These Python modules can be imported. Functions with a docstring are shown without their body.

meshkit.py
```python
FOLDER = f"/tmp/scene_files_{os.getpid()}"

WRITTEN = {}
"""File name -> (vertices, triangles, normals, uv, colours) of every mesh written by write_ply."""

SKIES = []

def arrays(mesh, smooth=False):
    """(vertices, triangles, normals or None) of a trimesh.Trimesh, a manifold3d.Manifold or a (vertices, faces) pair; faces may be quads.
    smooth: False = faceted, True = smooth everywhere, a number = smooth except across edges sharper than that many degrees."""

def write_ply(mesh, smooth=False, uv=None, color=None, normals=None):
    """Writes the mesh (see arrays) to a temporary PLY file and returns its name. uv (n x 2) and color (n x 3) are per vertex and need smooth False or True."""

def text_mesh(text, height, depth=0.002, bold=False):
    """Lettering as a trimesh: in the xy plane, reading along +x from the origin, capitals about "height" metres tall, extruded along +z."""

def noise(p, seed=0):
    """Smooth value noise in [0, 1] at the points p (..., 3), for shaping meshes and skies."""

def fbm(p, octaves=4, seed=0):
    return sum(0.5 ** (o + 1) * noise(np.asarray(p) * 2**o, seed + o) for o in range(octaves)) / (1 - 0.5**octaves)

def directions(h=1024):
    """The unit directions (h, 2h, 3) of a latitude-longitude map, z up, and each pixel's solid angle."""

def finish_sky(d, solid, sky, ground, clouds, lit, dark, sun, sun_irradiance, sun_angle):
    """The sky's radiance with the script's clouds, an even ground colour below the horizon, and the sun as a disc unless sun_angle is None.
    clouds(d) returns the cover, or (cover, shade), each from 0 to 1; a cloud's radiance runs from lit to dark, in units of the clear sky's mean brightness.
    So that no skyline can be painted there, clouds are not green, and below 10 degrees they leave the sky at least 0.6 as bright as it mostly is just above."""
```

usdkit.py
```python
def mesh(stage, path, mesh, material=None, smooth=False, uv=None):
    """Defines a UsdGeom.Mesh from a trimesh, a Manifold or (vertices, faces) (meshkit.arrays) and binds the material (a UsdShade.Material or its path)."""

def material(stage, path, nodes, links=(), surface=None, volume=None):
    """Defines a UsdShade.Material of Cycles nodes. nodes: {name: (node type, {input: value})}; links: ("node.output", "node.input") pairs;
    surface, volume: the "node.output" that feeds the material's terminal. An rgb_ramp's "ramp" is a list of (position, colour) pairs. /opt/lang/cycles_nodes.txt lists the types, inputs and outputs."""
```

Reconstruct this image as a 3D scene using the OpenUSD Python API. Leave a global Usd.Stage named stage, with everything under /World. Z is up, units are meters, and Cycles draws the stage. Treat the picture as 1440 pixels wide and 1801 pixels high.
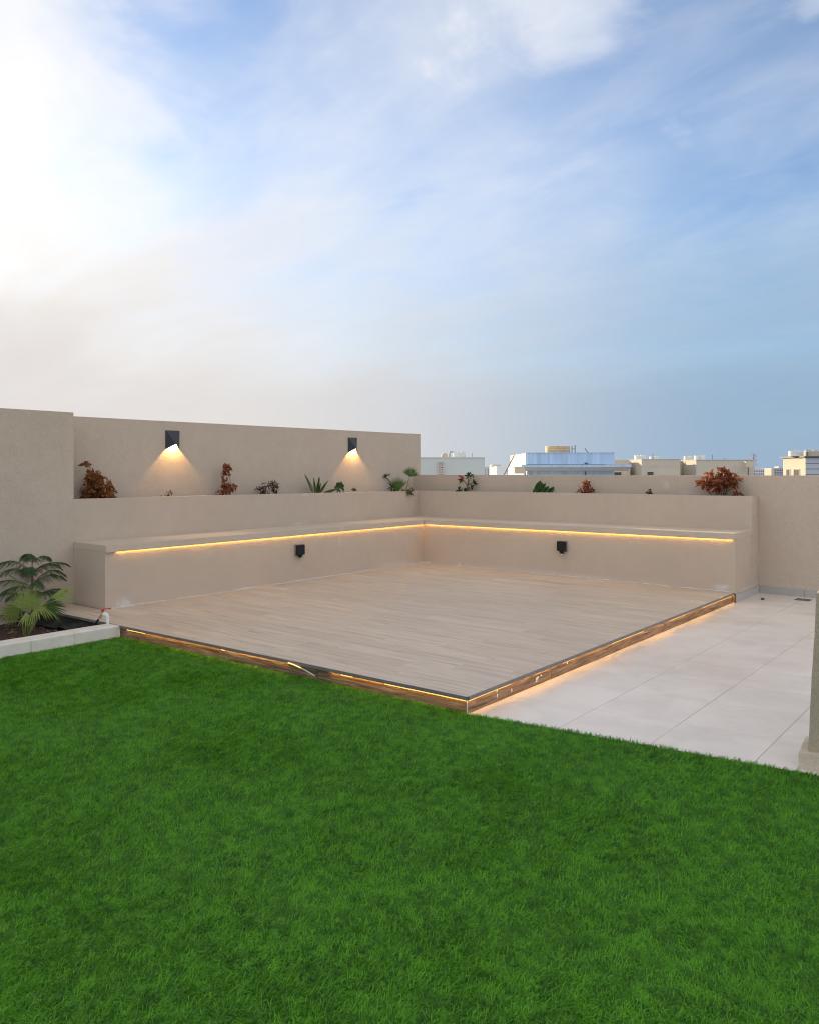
import math, random
import numpy as np
import trimesh
import manifold3d as m3
import usdkit
from meshkit import noise, fbm
from shapely.geometry import Polygon
from pxr import Usd, UsdGeom, UsdLux, UsdShade, Gf, Sdf, Vt

stage = Usd.Stage.CreateInMemory()
UsdGeom.SetStageUpAxis(stage, 'Z')
UsdGeom.SetStageMetersPerUnit(stage, 1.0)
stage.SetDefaultPrim(UsdGeom.Xform.Define(stage, '/World').GetPrim())
L = '/World/Looks/'

# ------------------------------------------------------------------ camera
YAW = 0.6972
CAM = (8.24, -10.22, 1.57)
EXPOSURE = 1.04
_r = (math.cos(YAW), math.sin(YAW), -0.0018)
_f = (-math.sin(YAW), math.cos(YAW), 0.0)
cam = UsdGeom.Camera.Define(stage, '/World/camera')
cam.AddTransformOp().Set(Gf.Matrix4d(_r[0], _r[1], _r[2], 0, 0.0014, 0.0012, 1, 0, -_f[0], -_f[1], 0, 0, *CAM, 1))
cam.CreateHorizontalApertureAttr(24.0)
cam.CreateVerticalApertureAttr(30.05)
cam.CreateFocalLengthAttr(22.318)
cam.CreateVerticalApertureOffsetAttr(-1.1825)
cam.CreateExposureAttr(EXPOSURE)

# ------------------------------------------------------------------ sky and sun
SUN_EL, SUN_AZ = math.radians(12.0), math.radians(-76.0)
SUN = (math.sin(SUN_AZ) * math.cos(SUN_EL), math.cos(SUN_AZ) * math.cos(SUN_EL), math.sin(SUN_EL))
SKY_STRENGTH = 0.10


def M(name, nodes, links=(), surface='p.BSDF', volume=None):
    return usdkit.material(stage, L + name, nodes, links, surface=surface, volume=volume)


def aim(px_right, px_up):
    """Unit direction seen so far right of and above the view's level axis (tangents)."""
    d = np.array(_f) + np.array([_r[0], _r[1], 0]) * px_right + np.array([0, 0, 1.0]) * px_up
    return tuple(float(v) for v in d / np.linalg.norm(d))


# single clouds and clear windows: tangents right / up, outer radius in degrees, change of cover
CLOUDS = [((0.42, 0.40), 48, -0.50), ((-0.26, 0.47), 17, -0.14), ((0.38, 0.52), 17, -0.14), ((0.24, 0.72), 10, 0.36), ((0.50, 0.70), 6, 0.25),
          ((0.04, 0.45), 16, 0.06), ((-0.10, 0.57), 13, -0.10), ((-0.40, 0.64), 15, -0.22), ((0.30, 0.30), 14, 0.05), ((-0.47, 0.53), 8, 0.20)]


def sky_material():
    n = {
        'tc': ('texture_coordinate', {}),
        'sky': ('sky_texture', {'sky_type': 'single_scattering', 'sun_disc': False, 'sun_elevation': SUN_EL,
                                'sun_rotation': SUN_AZ, 'air_density': 1.0, 'aerosol_density': 0.4, 'ozone_density': 4.0}),
        'sep': ('separate_xyz', {}),
        'dot': ('vector_math', {'math_type': 'dot_product', 'vector2': SUN}),
        # nearness to the sun, 0 .. 1
        'near': ('map_range', {'range_type': 'smoothstep', 'from_min': 0.50, 'from_max': 0.97, 'to_min': 0.0, 'to_max': 1.0, 'clamp': True}),
        # cloud-layer coordinates: direction over height
        'zoff': ('math', {'math_type': 'add', 'value2': 0.22}),
        'zmax': ('math', {'math_type': 'maximum', 'value2': 0.22}),
        'inv': ('math', {'math_type': 'divide', 'value1': 1.0}),
        'pl': ('vector_math', {'math_type': 'scale'}),
        'map1': ('mapping', {'rotation': (0, 0, math.radians(-28)), 'scale': (0.75, 1.5, 1.0), 'location': (1.7, 4.2, 0.0)}),
        'map2': ('mapping', {'rotation': (0, 0, math.radians(-40)), 'scale': (1.3, 2.6, 1.0), 'location': (3.1, 0.4, 0.0)}),
        'n1': ('noise_texture', {'scale': 1.1, 'detail': 7.0, 'roughness': 0.52, 'distortion': 0.3}),
        'n2': ('noise_texture', {'scale': 2.1, 'detail': 9.0, 'roughness': 0.58, 'distortion': 0.5}),
        'c1': ('map_range', {'range_type': 'smoothstep', 'from_min': 0.32, 'from_max': 0.70, 'to_min': -0.10, 'to_max': 0.12, 'clamp': True}),
        'c2': ('map_range', {'range_type': 'smoothstep', 'from_min': 0.36, 'from_max': 0.72, 'to_min': -0.05, 'to_max': 0.07, 'clamp': True}),
        'fill_veil': ('math', {'math_type': 'multiply_add', 'value2': 0.16, 'value3': 0.76}),  # base cloud cover raised, unseen sky included, to brighten the terrace
        'cs': ('math', {'math_type': 'add'}),
        'cover0': ('math', {'math_type': 'add'}),
        'clampc': ('clamp', {'min': 0.03, 'max': 0.97}),
        # ragged outlines: the look-up direction is pushed about by noise
        'wn': ('noise_texture', {'scale': 3.4, 'detail': 5.0, 'roughness': 0.55, 'distortion': 0.3}),
        'wc': ('vector_math', {'math_type': 'subtract', 'vector2': (0.5, 0.5, 0.5)}),
        'ws': ('vector_math', {'math_type': 'scale', 'scale': 0.42}),
        'wa': ('vector_math', {'math_type': 'add'}),
        'wd': ('vector_math', {'math_type': 'normalize'}),
        'ccol': ('mix_color', {'a': (5.0, 5.05, 5.2), 'b': (5.35, 5.12, 4.82)}),
        'm1': ('mix_color', {'use_clamp': False}),
        # low haze bank
        'hz': ('map_range', {'range_type': 'smoothstep', 'from_min': 0.40, 'from_max': 0.07, 'to_min': 0.0, 'to_max': 0.95, 'clamp': True}),
        'hn': ('math', {'math_type': 'multiply_add', 'value2': -0.22, 'value3': 0.11}),
        'hs': ('math', {'math_type': 'add'}),
        'hcol': ('mix_color', {'a': (1.5, 2.15, 2.95), 'b': (3.75, 3.55, 3.45)}),
        'm2': ('mix_color', {}),
        'bg': ('background_shader', {'strength': SKY_STRENGTH}),
    }
    l = [('tc.generated', 'sep.vector'), ('tc.generated', 'dot.vector1'), ('dot.value', 'near.value'),
         ('sep.z', 'zoff.value1'), ('zoff.value', 'zmax.value1'), ('zmax.value', 'inv.value2'),
         ('tc.generated', 'pl.vector1'), ('inv.value', 'pl.scale'),
         ('pl.vector', 'map1.vector'), ('pl.vector', 'map2.vector'), ('map1.vector', 'n1.vector'), ('map2.vector', 'n2.vector'),
         ('n1.fac', 'c1.value'), ('n2.fac', 'c2.value'), ('c1.result', 'cs.value1'), ('c2.result', 'cs.value2'),
         ('near.result', 'fill_veil.value1'), ('fill_veil.value', 'cover0.value1'), ('cs.value', 'cover0.value2'),
         ('pl.vector', 'wn.vector'), ('wn.color', 'wc.vector1'), ('wc.vector', 'ws.vector1'), ('tc.generated', 'wa.vector1'), ('ws.vector', 'wa.vector2'),
         ('wa.vector', 'wd.vector1')]
    last = 'cover0.value'
    for k, (t, rad, amt) in enumerate(CLOUDS):
        n[f'bd{k}'] = ('vector_math', {'math_type': 'dot_product', 'vector2': aim(*t)})
        n[f'bm{k}'] = ('map_range', {'range_type': 'smoothstep', 'from_min': math.cos(math.radians(rad)), 'from_max': math.cos(math.radians(rad * 0.12)), 'to_min': 0.0, 'to_max': amt, 'clamp': True})
        n[f'ba{k}'] = ('math', {'math_type': 'add'})
        l += [('wd.vector', f'bd{k}.vector1'), (f'bd{k}.value', f'bm{k}.value'), (last, f'ba{k}.value1'), (f'bm{k}.result', f'ba{k}.value2')]
        last = f'ba{k}.value'
    l += [(last, 'clampc.value'), ('near.result', 'ccol.fac'),
          ('clampc.result', 'm1.fac'), ('sky.color', 'm1.a'), ('ccol.result', 'm1.b'),
          ('n1.fac', 'hn.value1'), ('hn.value', 'hs.value1'), ('sep.z', 'hs.value2'), ('hs.value', 'hz.value'), ('near.result', 'hcol.fac'),
          ('hz.result', 'm2.fac'), ('m1.result', 'm2.a'), ('hcol.result', 'm2.b'), ('m2.result', 'bg.color')]
    return M('sky', n, l, surface='bg.background')


dome = UsdLux.DomeLight.Define(stage, '/World/sky')
UsdShade.MaterialBindingAPI.Apply(dome.GetPrim()).Bind(sky_material())
dome.GetPrim().SetCustomDataByKey('kind', 'structure')
sun = UsdLux.DistantLight.Define(stage, '/World/sun')
sun.CreateIntensityAttr(0.85)
sun.CreateNormalizeAttr(True)
sun.CreateAngleAttr(0.6)
sun.CreateColorAttr(Gf.Vec3f(1.0, 0.80, 0.53))
_z = Gf.Vec3d(*SUN)
_x = Gf.Cross(Gf.Vec3d(0, 0, 1), _z).GetNormalized()
_y = Gf.Cross(_z, _x)
sun.AddTransformOp().Set(Gf.Matrix4d(*_x, 0, *_y, 0, *_z, 0, 0, 0, 60, 1))

# ------------------------------------------------------------------ helpers
USED = {}
TURNED = []
LOC = {}


def numbered(parent, name):
    k = USED.get((parent, name), 0)
    USED[(parent, name)] = k + 1
    return f'{parent}/{name}' if k == 0 else f'{parent}/{name}_{k:03d}'


def tag(prim, label=None, cat=None, group=None, kind=None):
    for k, v in (('label', label), ('category', cat), ('group', group), ('kind', kind)):
        if v:
            prim.SetCustomDataByKey(k, v)
    return prim


def thing(name, label, cat, loc=(0, 0, 0), rotz=0.0, group=None, kind=None):
    path = numbered('/World', name)
    x = UsdGeom.Xform.Define(stage, path)
    x.AddTranslateOp().Set(Gf.Vec3d(*map(float, loc)))
    if rotz:
        x.AddRotateZOp().Set(math.degrees(rotz))
        TURNED.append(path)
    LOC[path] = np.array(loc, float) if not rotz else np.zeros(3)   # parts are given in world metres, or in the thing's own when it is turned
    tag(x.GetPrim(), label, cat, group, kind)
    return path


def part(parent, name, mesh, mat, smooth=False, label=None, kind=None):
    path = numbered(parent, name)
    root = '/'.join(path.split('/')[:3])
    off = LOC.get(root, np.zeros(3))
    if not isinstance(mesh, trimesh.Trimesh):
        if hasattr(mesh, 'to_mesh'):
            q = mesh.to_mesh()
            mesh = trimesh.Trimesh(np.array(q.vert_properties)[:, :3], np.array(q.tri_verts), process=False)
        else:
            v, f = mesh
            f = np.asarray(f)
            if f.shape[1] == 4:
                f = np.vstack([f[:, [0, 1, 2]], f[:, [0, 2, 3]]])
            mesh = trimesh.Trimesh(np.asarray(v, float), f, process=False)
    m = mesh.copy()
    m.vertices = m.vertices - off
    g = usdkit.mesh(stage, path, m, mat, smooth=smooth)
    tag(g.GetPrim(), label, None, None, kind)
    return path


def single(name, mesh, mat, label=None, cat=None, kind=None, smooth=False, group=None):
    """A top-level thing or piece of the setting that is one mesh."""
    p = part('/World', name, mesh, mat, smooth)
    tag(stage.GetPrimAtPath(p), label, cat, group, kind)
    return p


def copy_of(src, loc, label, group=None, rotz=0.0):
    path = numbered('/World', src.split('/')[-1].split('_0')[0])
    x = UsdGeom.Xform.Define(stage, path)
    x.AddTranslateOp().Set(Gf.Vec3d(*map(float, loc)))
    if rotz:
        x.AddRotateZOp().Set(math.degrees(rotz))
    p = x.GetPrim()
    was = stage.GetPrimAtPath(src).GetCustomData()
    p.GetReferences().AddInternalReference(src)
    p.SetInstanceable(True)
    tag(p, label, was.get('category'), group or was.get('group'))
    return path


def box(x0, x1, y0, y1, z0, z1):
    b = trimesh.creation.box((x1 - x0, y1 - y0, z1 - z0))
    b.apply_translation(((x0 + x1) / 2, (y0 + y1) / 2, (z0 + z1) / 2))
    return b


def bevel_box(x0, x1, y0, y1, z0, z1, b=0.006):
    """Box with all edges rounded off: hull of eight small spheres."""
    s = m3.Manifold.sphere(b, 8)
    return m3.Manifold.batch_hull([s.translate((x, y, z)) for x in (x0 + b, x1 - b) for y in (y0 + b, y1 - b) for z in (z0 + b, z1 - b)])


def prism(poly, z0, z1):
    m = trimesh.creation.extrude_polygon(Polygon(poly), z1 - z0, engine='earcut')
    m.apply_translation((0, 0, z0))
    return m


def slab_piece(quad, z0, z1, b=0.0015, rb=None):
    """A tile or plank on a convex quad (counter-clockwise), its top edges bevelled."""
    q = np.array(quad, float)
    c = q.mean(0)
    d = c - q
    inn = q + d / np.linalg.norm(d, axis=1, keepdims=True) * b * 1.41
    v = np.vstack([np.c_[q, np.full(4, z0)], np.c_[q, np.full(4, z1 - b)], np.c_[inn, np.full(4, z1)]])
    f = []
    for k in range(4):
        j = (k + 1) % 4
        f += [[k, j, 4 + j], [k, 4 + j, 4 + k], [4 + k, 4 + j, 8 + j], [4 + k, 8 + j, 8 + k]]
    f += [[8, 9, 10], [8, 10, 11], [0, 2, 1], [0, 3, 2]]
    return trimesh.Trimesh(v, f, process=False)


def tube(pts, rad, n=6, cap=True):
    pts = np.asarray(pts, float)
    rad = np.broadcast_to(np.asarray(rad, float), (len(pts),))
    t = np.gradient(pts, axis=0)
    t /= np.linalg.norm(t, axis=1, keepdims=True) + 1e-12
    ref = np.array([0, 0, 1.0]) if abs(t[0, 2]) < 0.9 else np.array([1.0, 0, 0])
    V, F = [], []
    a = np.arange(n) / n * 2 * np.pi
    u = np.cross(t[0], ref)
    u /= np.linalg.norm(u)
    for i in range(len(pts)):
        u = u - t[i] * (u @ t[i])
        u /= np.linalg.norm(u) + 1e-12
        w = np.cross(t[i], u)
        V.append(pts[i] + rad[i] * (np.cos(a)[:, None] * u + np.sin(a)[:, None] * w))
    for i in range(len(pts) - 1):
        for k in range(n):
            j = (k + 1) % n
            F += [[i * n + k, i * n + j, (i + 1) * n + j], [i * n + k, (i + 1) * n + j, (i + 1) * n + k]]
    V = np.vstack(V)
    if cap:
        V = np.vstack([V, pts[0], pts[-1]])
        e = (len(pts) - 1) * n
        for k in range(n):
            j = (k + 1) % n
            F += [[len(V) - 2, j, k], [len(V) - 1, e + k, e + j]]
    return trimesh.Trimesh(V, F, process=False)


def lathe(profile, n=24, centre=(0, 0, 0)):
    m = trimesh.creation.revolve(np.array(profile, float), sections=n)
    m.apply_translation(centre)
    return m


def join(ms):
    return trimesh.util.concatenate(ms)


def bez(p0, p1, p2, n=8):
    t = np.linspace(0, 1, n)[:, None]
    return (1 - t) ** 2 * np.array(p0) + 2 * t * (1 - t) * np.array(p1) + t ** 2 * np.array(p2)


def unit(v):
    v = np.asarray(v, float)
    return v / (np.linalg.norm(v) + 1e-12)


def flat_blade(pts, widths, side, fold=0.0):
    """A leaf along pts: half widths, side = direction of its breadth, fold = how far the rims are lifted."""
    pts = np.asarray(pts, float)
    n = len(pts)
    t = np.gradient(pts, axis=0)
    t /= np.linalg.norm(t, axis=1, keepdims=True) + 1e-12
    V, F = [], []
    for i in range(n):
        s = side - t[i] * (np.asarray(side) @ t[i])
        s = unit(s)
        up = np.cross(s, t[i])
        w = widths[i]
        V += [pts[i] - s * w + up * fold * w, pts[i], pts[i] + s * w + up * fold * w]
    for i in range(n - 1):
        a, b = 3 * i, 3 * i + 3
        F += [[a, a + 1, b + 1], [a, b + 1, b], [a + 1, a + 2, b + 2], [a + 1, b + 2, b + 1]]
    return trimesh.Trimesh(np.array(V), np.array(F), process=False)


def slope_z(mesh, fn):
    """Lifts the vertices near a level by fn(x, y, z), for walls that are not quite level."""
    m = mesh.copy()
    v = np.array(m.vertices)
    v[:, 2] += fn(v[:, 0], v[:, 1], v[:, 2])
    m.vertices = v
    return m


def subdiv(mesh, size):
    v, f = trimesh.remesh.subdivide_to_size(mesh.vertices, mesh.faces, size)
    return trimesh.Trimesh(v, f, process=False)


# ------------------------------------------------------------------ materials
def stucco(name, col, stains=(), scale=1.0):
    """Sprayed cement render: speckle, trowel mottling, pitted relief, pale salt stains where given (centre, radius, strength)."""
    c = np.array(col)
    n = {'g': ('geometry', {}),
         'big': ('noise_texture', {'scale': 0.9, 'detail': 5.0, 'roughness': 0.6}),
         'mid': ('noise_texture', {'scale': 9.0, 'detail': 4.0, 'roughness': 0.6}),
         'fine': ('noise_texture', {'scale': 135.0 * scale, 'detail': 3.0, 'roughness': 0.7}),
         'pit': ('voronoi_texture', {'scale': 190.0 * scale, 'feature': 'f1'}),
         'r1': ('rgb_ramp', {'ramp': [(0.3, tuple(c * 0.955)), (0.7, tuple(c * 1.04))]}),
         'r2': ('rgb_ramp', {'ramp': [(0.3, (0.965, 0.96, 0.955)), (0.7, (1.025, 1.025, 1.03))]}),
         'r3': ('rgb_ramp', {'ramp': [(0.33, (0.79, 0.78, 0.77)), (0.5, (1.0, 1.0, 1.0)), (0.66, (1.18, 1.18, 1.19))]}),
         'x1': ('mix_color', {'blend_type': 'multiply', 'fac': 1.0, 'use_clamp': False}),
         'x2': ('mix_color', {'blend_type': 'multiply', 'fac': 1.0, 'use_clamp': False}),
         'h': ('math', {'math_type': 'multiply_add', 'value2': 0.6}),
         'b': ('bump', {'strength': 0.55, 'distance': 0.004}),
         'p': ('principled_bsdf', {'roughness': 0.92, 'specular_ior_level': 0.25})}
    l = [('g.position', 'big.vector'), ('g.position', 'mid.vector'), ('g.position', 'fine.vector'), ('g.position', 'pit.vector'),
         ('big.fac', 'r1.fac'), ('mid.fac', 'r2.fac'), ('fine.fac', 'r3.fac'),
         ('r1.color', 'x1.a'), ('r2.color', 'x1.b'), ('x1.result', 'x2.a'), ('r3.color', 'x2.b'),
         ('pit.distance', 'h.value1'), ('fine.fac', 'h.value3'), ('h.value', 'b.height'), ('b.normal', 'p.normal')]
    last = 'x2.result'
    for k, (ctr, rad, amt) in enumerate(stains):
        n[f'd{k}'] = ('vector_math', {'math_type': 'subtract', 'vector2': ctr})
        n[f's{k}'] = ('vector_math', {'math_type': 'divide', 'vector2': rad})
        n[f'l{k}'] = ('vector_math', {'math_type': 'length'})
        n[f'e{k}'] = ('math', {'math_type': 'multiply_add', 'value2': 2.0})
        n[f'sn{k}'] = ('noise_texture', {'scale': 16.0, 'detail': 7.0, 'roughness': 0.8})
        n[f'm{k}'] = ('map_range', {'range_type': 'smoothstep', 'from_min': 1.75, 'from_max': 1.05, 'to_min': 0.0, 'to_max': amt, 'clamp': True})
        n[f'c{k}'] = ('mix_color', {'b': (0.66, 0.63, 0.58)})
        l += [('g.position', f'd{k}.vector1'), (f'd{k}.vector', f's{k}.vector1'), (f's{k}.vector', f'l{k}.vector1'), ('g.position', f'sn{k}.vector'),
              (f'sn{k}.fac', f'e{k}.value1'), (f'l{k}.value', f'e{k}.value3'), (f'e{k}.value', f'm{k}.value'), (f'm{k}.result', f'c{k}.fac'),
              (last, f'c{k}.a')]
        last = f'c{k}.result'
    l.append((last, 'p.base_color'))
    return M(name, n, l)


def plain(name, col, rough=0.5, metal=0.0, noise_amt=0.0, nscale=20.0, spec=0.5, bump=0.0):
    n = {'p': ('principled_bsdf', {'base_color': col, 'roughness': rough, 'metallic': metal, 'specular_ior_level': spec})}
    l = []
    if noise_amt or bump:
        c = np.array(col)
        n['g'] = ('geometry', {})
        n['n'] = ('noise_texture', {'scale': nscale, 'detail': 5.0, 'roughness': 0.65})
        n['r'] = ('rgb_ramp', {'ramp': [(0.3, tuple(c * (1 - noise_amt))), (0.7, tuple(np.minimum(c * (1 + noise_amt), 0.95)))]})
        l = [('g.position', 'n.vector'), ('n.fac', 'r.fac'), ('r.color', 'p.base_color')]
        if bump:
            n['b'] = ('bump', {'strength': bump, 'distance': 0.01})
            l += [('n.fac', 'b.height'), ('b.normal', 'p.normal')]
    return M(name, n, l)


def glow(name, col, strength):
    return M(name, {'e': ('emission', {'color': col, 'strength': strength})}, surface='e.emission')


def wood(name, ramp, rough=0.45, stretch=(0.8, 14.0, 14.0), bump=0.08):
    n = {'g': ('geometry', {}), 'oi': ('object_info', {}),
         'off': ('vector_math', {'math_type': 'scale', 'vector1': (37.0, 91.0, 53.0)}),
         'add': ('vector_math', {'math_type': 'add'}),
         'map': ('mapping', {'scale': stretch}),
         'n': ('noise_texture', {'scale': 1.6, 'detail': 8.0, 'roughness': 0.66, 'distortion': 0.7}),
         'big': ('noise_texture', {'scale': 0.55, 'detail': 4.0, 'roughness': 0.6}),
         'r': ('rgb_ramp', {'ramp': ramp}),
         'v': ('map_range', {'from_min': 0.0, 'from_max': 1.0, 'to_min': 0.955, 'to_max': 1.04}),
         'bv': ('map_range', {'from_min': 0.3, 'from_max': 0.7, 'to_min': 0.93, 'to_max': 1.06}),
         'vv': ('math', {'math_type': 'multiply'}),
         'x': ('vector_math', {'math_type': 'scale'}),
         'rr': ('map_range', {'from_min': 0.3, 'from_max': 0.7, 'to_min': rough - 0.08, 'to_max': rough + 0.14}),
         'b': ('bump', {'strength': bump, 'distance': 0.004}),
         'p': ('principled_bsdf', {'roughness': rough, 'specular_ior_level': 0.4})}
    l = [('oi.random', 'off.scale'), ('off.vector', 'add.vector1'), ('g.position', 'add.vector2'), ('add.vector', 'map.vector'),
         ('map.vector', 'n.vector'), ('g.position', 'big.vector'), ('n.fac', 'r.fac'), ('oi.random', 'v.value'), ('big.fac', 'bv.value'),
         ('v.result', 'vv.value1'), ('bv.result', 'vv.value2'), ('r.color', 'x.vector1'), ('vv.value', 'x.scale'), ('x.vector', 'p.base_color'),
         ('big.fac', 'rr.value'), ('rr.result', 'p.roughness'), ('n.fac', 'b.height'), ('b.normal', 'p.normal')]
    return M(name, n, l)


def leaf_mat(name, ramp, rough=0.5, trans=0.3):
    """Leaves: each island takes its own tone from the ramp; light comes through a little."""
    n = {'g': ('geometry', {}), 'r': ('rgb_ramp', {'ramp': ramp}),
         'n': ('noise_texture', {'scale': 60.0, 'detail': 3.0}),
         'nv': ('map_range', {'from_min': 0.3, 'from_max': 0.7, 'to_min': 0.78, 'to_max': 1.18}),
         'x': ('vector_math', {'math_type': 'scale'}),
         'p': ('principled_bsdf', {'roughness': rough, 'specular_ior_level': 0.4}),
         't': ('translucent_bsdf', {}), 'mx': ('mix_closure', {'fac': trans})}
    l = [('g.random_per_island', 'r.fac'), ('g.position', 'n.vector'), ('n.fac', 'nv.value'), ('r.color', 'x.vector1'), ('nv.result', 'x.scale'),
         ('x.vector', 'p.base_color'), ('x.vector', 't.color'), ('p.BSDF', 'mx.closure1'), ('t.BSDF', 'mx.closure2')]
    return M(name, n, l, surface='mx.closure')


# measures of the terrace (metres; x along the back wall, y towards it)
W, PD, RA, RB = 5.153, 0.741, 1.0915, 1.035          # deck width, bench depth, inner faces of the side and back parapets
SZ, PZ, RZ, LZ = 0.752, 1.225, 1.509, 2.30           # seat, planter rim, back parapet, side parapet
YA, FLOOR = -5.79, -0.126


def front_y(x):                                      # the deck's front edge runs slightly out of square
    return -6.215 + 0.0592 * x


STUCCO = (0.545, 0.442, 0.342)
M_wall = stucco('stucco_wall', STUCCO, [((-1.09, -3.7, 2.33), (0.3, 0.35, 0.12), 0.35), ((-1.09, -1.2, 2.33), (0.3, 0.3, 0.10), 0.25)])
M_back = stucco('stucco_back_wall', STUCCO, [((3.85, 1.03, 1.36), (0.10, 0.2, 0.13), 0.5), ((4.15, 1.03, 1.25), (0.25, 0.2, 0.07), 0.3),
                                             ((6.6, 1.03, -0.02), (2.2, 0.2, 0.12), 0.25)])
M_planter = stucco('stucco_planter', STUCCO, [((-0.74, -2.05, 1.22), (0.2, 0.12, 0.07), 0.45), ((-0.74, -1.72, 1.22), (0.2, 0.07, 0.05), 0.4),
                                              ((-0.74, -2.2, 0.76), (0.2, 0.3, 0.05), 0.4)])
M_bench = stucco('stucco_bench', STUCCO, [((0.0, -5.55, 0.05), (0.2, 0.17, 0.10), 0.75), ((4.98, 0.0, 0.05), (0.2, 0.2, 0.09), 0.8),
                                          ((0.0, -2.03, 0.52), (0.2, 0.04, 0.16), 0.42), ((0.0, -0.8, 0.04), (0.2, 0.8, 0.11), 0.35),
                                          ((2.4, 0.0, 0.03), (3.2, 0.2, 0.08), 0.3), ((0.75, 0.0, 0.03), (0.10, 0.2, 0.06), 0.7),
                                          ((5.15, 0.5, 0.0), (0.2, 0.7, 0.06), 0.25)])
M_slab = stucco('stucco_seat', (0.575, 0.47, 0.365), [((0.0, -2.0, 0.75), (0.5, 0.10, 0.2), 0.5), ((2.65, 0.3, 0.75), (0.14, 0.5, 0.2), 0.45)])
M_pier = stucco('stucco_pier', STUCCO, [((-0.74, -6.0, 0.0), (0.2, 0.5, 0.12), 0.35)])
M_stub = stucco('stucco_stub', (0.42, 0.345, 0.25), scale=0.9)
M_plinth = stucco('stucco_plinth', (0.58, 0.49, 0.38), scale=1.0)
M_mortar = plain('white_mortar', (0.55, 0.53, 0.49), 0.9, noise_amt=0.25, nscale=30, bump=0.4)
M_concrete = plain('pale_concrete', (0.68, 0.615, 0.52), 0.8, noise_amt=0.10, nscale=9, bump=0.15)
M_soil = plain('dark_soil', (0.045, 0.022, 0.012), 0.95, noise_amt=0.5, nscale=26, bump=0.8)
M_mulch = plain('mulch_chips', (0.13, 0.075, 0.045), 0.9, noise_amt=0.4, nscale=40)
M_grout = plain('tile_grout', (0.33, 0.25, 0.185), 0.9, noise_amt=0.25, nscale=6)
M_plank_grout = plain('plank_grout', (0.30, 0.24, 0.19), 0.9, noise_amt=0.2, nscale=6)
M_slabmat = plain('roof_screed', (0.35, 0.33, 0.30), 0.9, noise_amt=0.1)
M_plank = [wood(f'wood_tile_{k}', [(0.28, tuple(np.array(a) * 0.58)), (0.45, tuple(np.array(a) * 0.90)), (0.56, a), (0.74, tuple(np.array(a) * 1.15))], 0.40)
           for k, a in enumerate([(0.575, 0.45, 0.335), (0.585, 0.46, 0.342), (0.565, 0.44, 0.33), (0.59, 0.465, 0.35)])]
M_fascia = wood('brown_wood_tile', [(0.33, (0.055, 0.033, 0.02)), (0.46, (0.16, 0.10, 0.062)), (0.56, (0.25, 0.165, 0.105)), (0.68, (0.38, 0.27, 0.18))], 0.42, (2.2, 2.2, 34.0))
M_trim = plain('dark_edge_trim', (0.16, 0.14, 0.125), 0.42, noise_amt=0.2, nscale=12)
M_raw = plain('raw_board_edge', (0.16, 0.085, 0.045), 0.8, noise_amt=0.3)
LED = (1.0, 0.54, 0.12)
M_led_bench = glow('led_bench', LED, 17.0)
M_led_deck = glow('led_deck', LED, 14.0)
M_diffuse = glow('led_diffuser_glow', (1.0, 0.60, 0.17), 0.85)
M_loose = glow('led_loose_glow', (1.0, 0.66, 0.24), 0.8)
M_led_off = plain('led_diffuser', (0.72, 0.62, 0.47), 0.4)
M_black = plain('black_plastic', (0.010, 0.010, 0.010), 0.42, spec=0.3)
M_blackmetal = plain('black_powder_coat', (0.022, 0.022, 0.025), 0.42, noise_amt=0.15, nscale=80)
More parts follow.
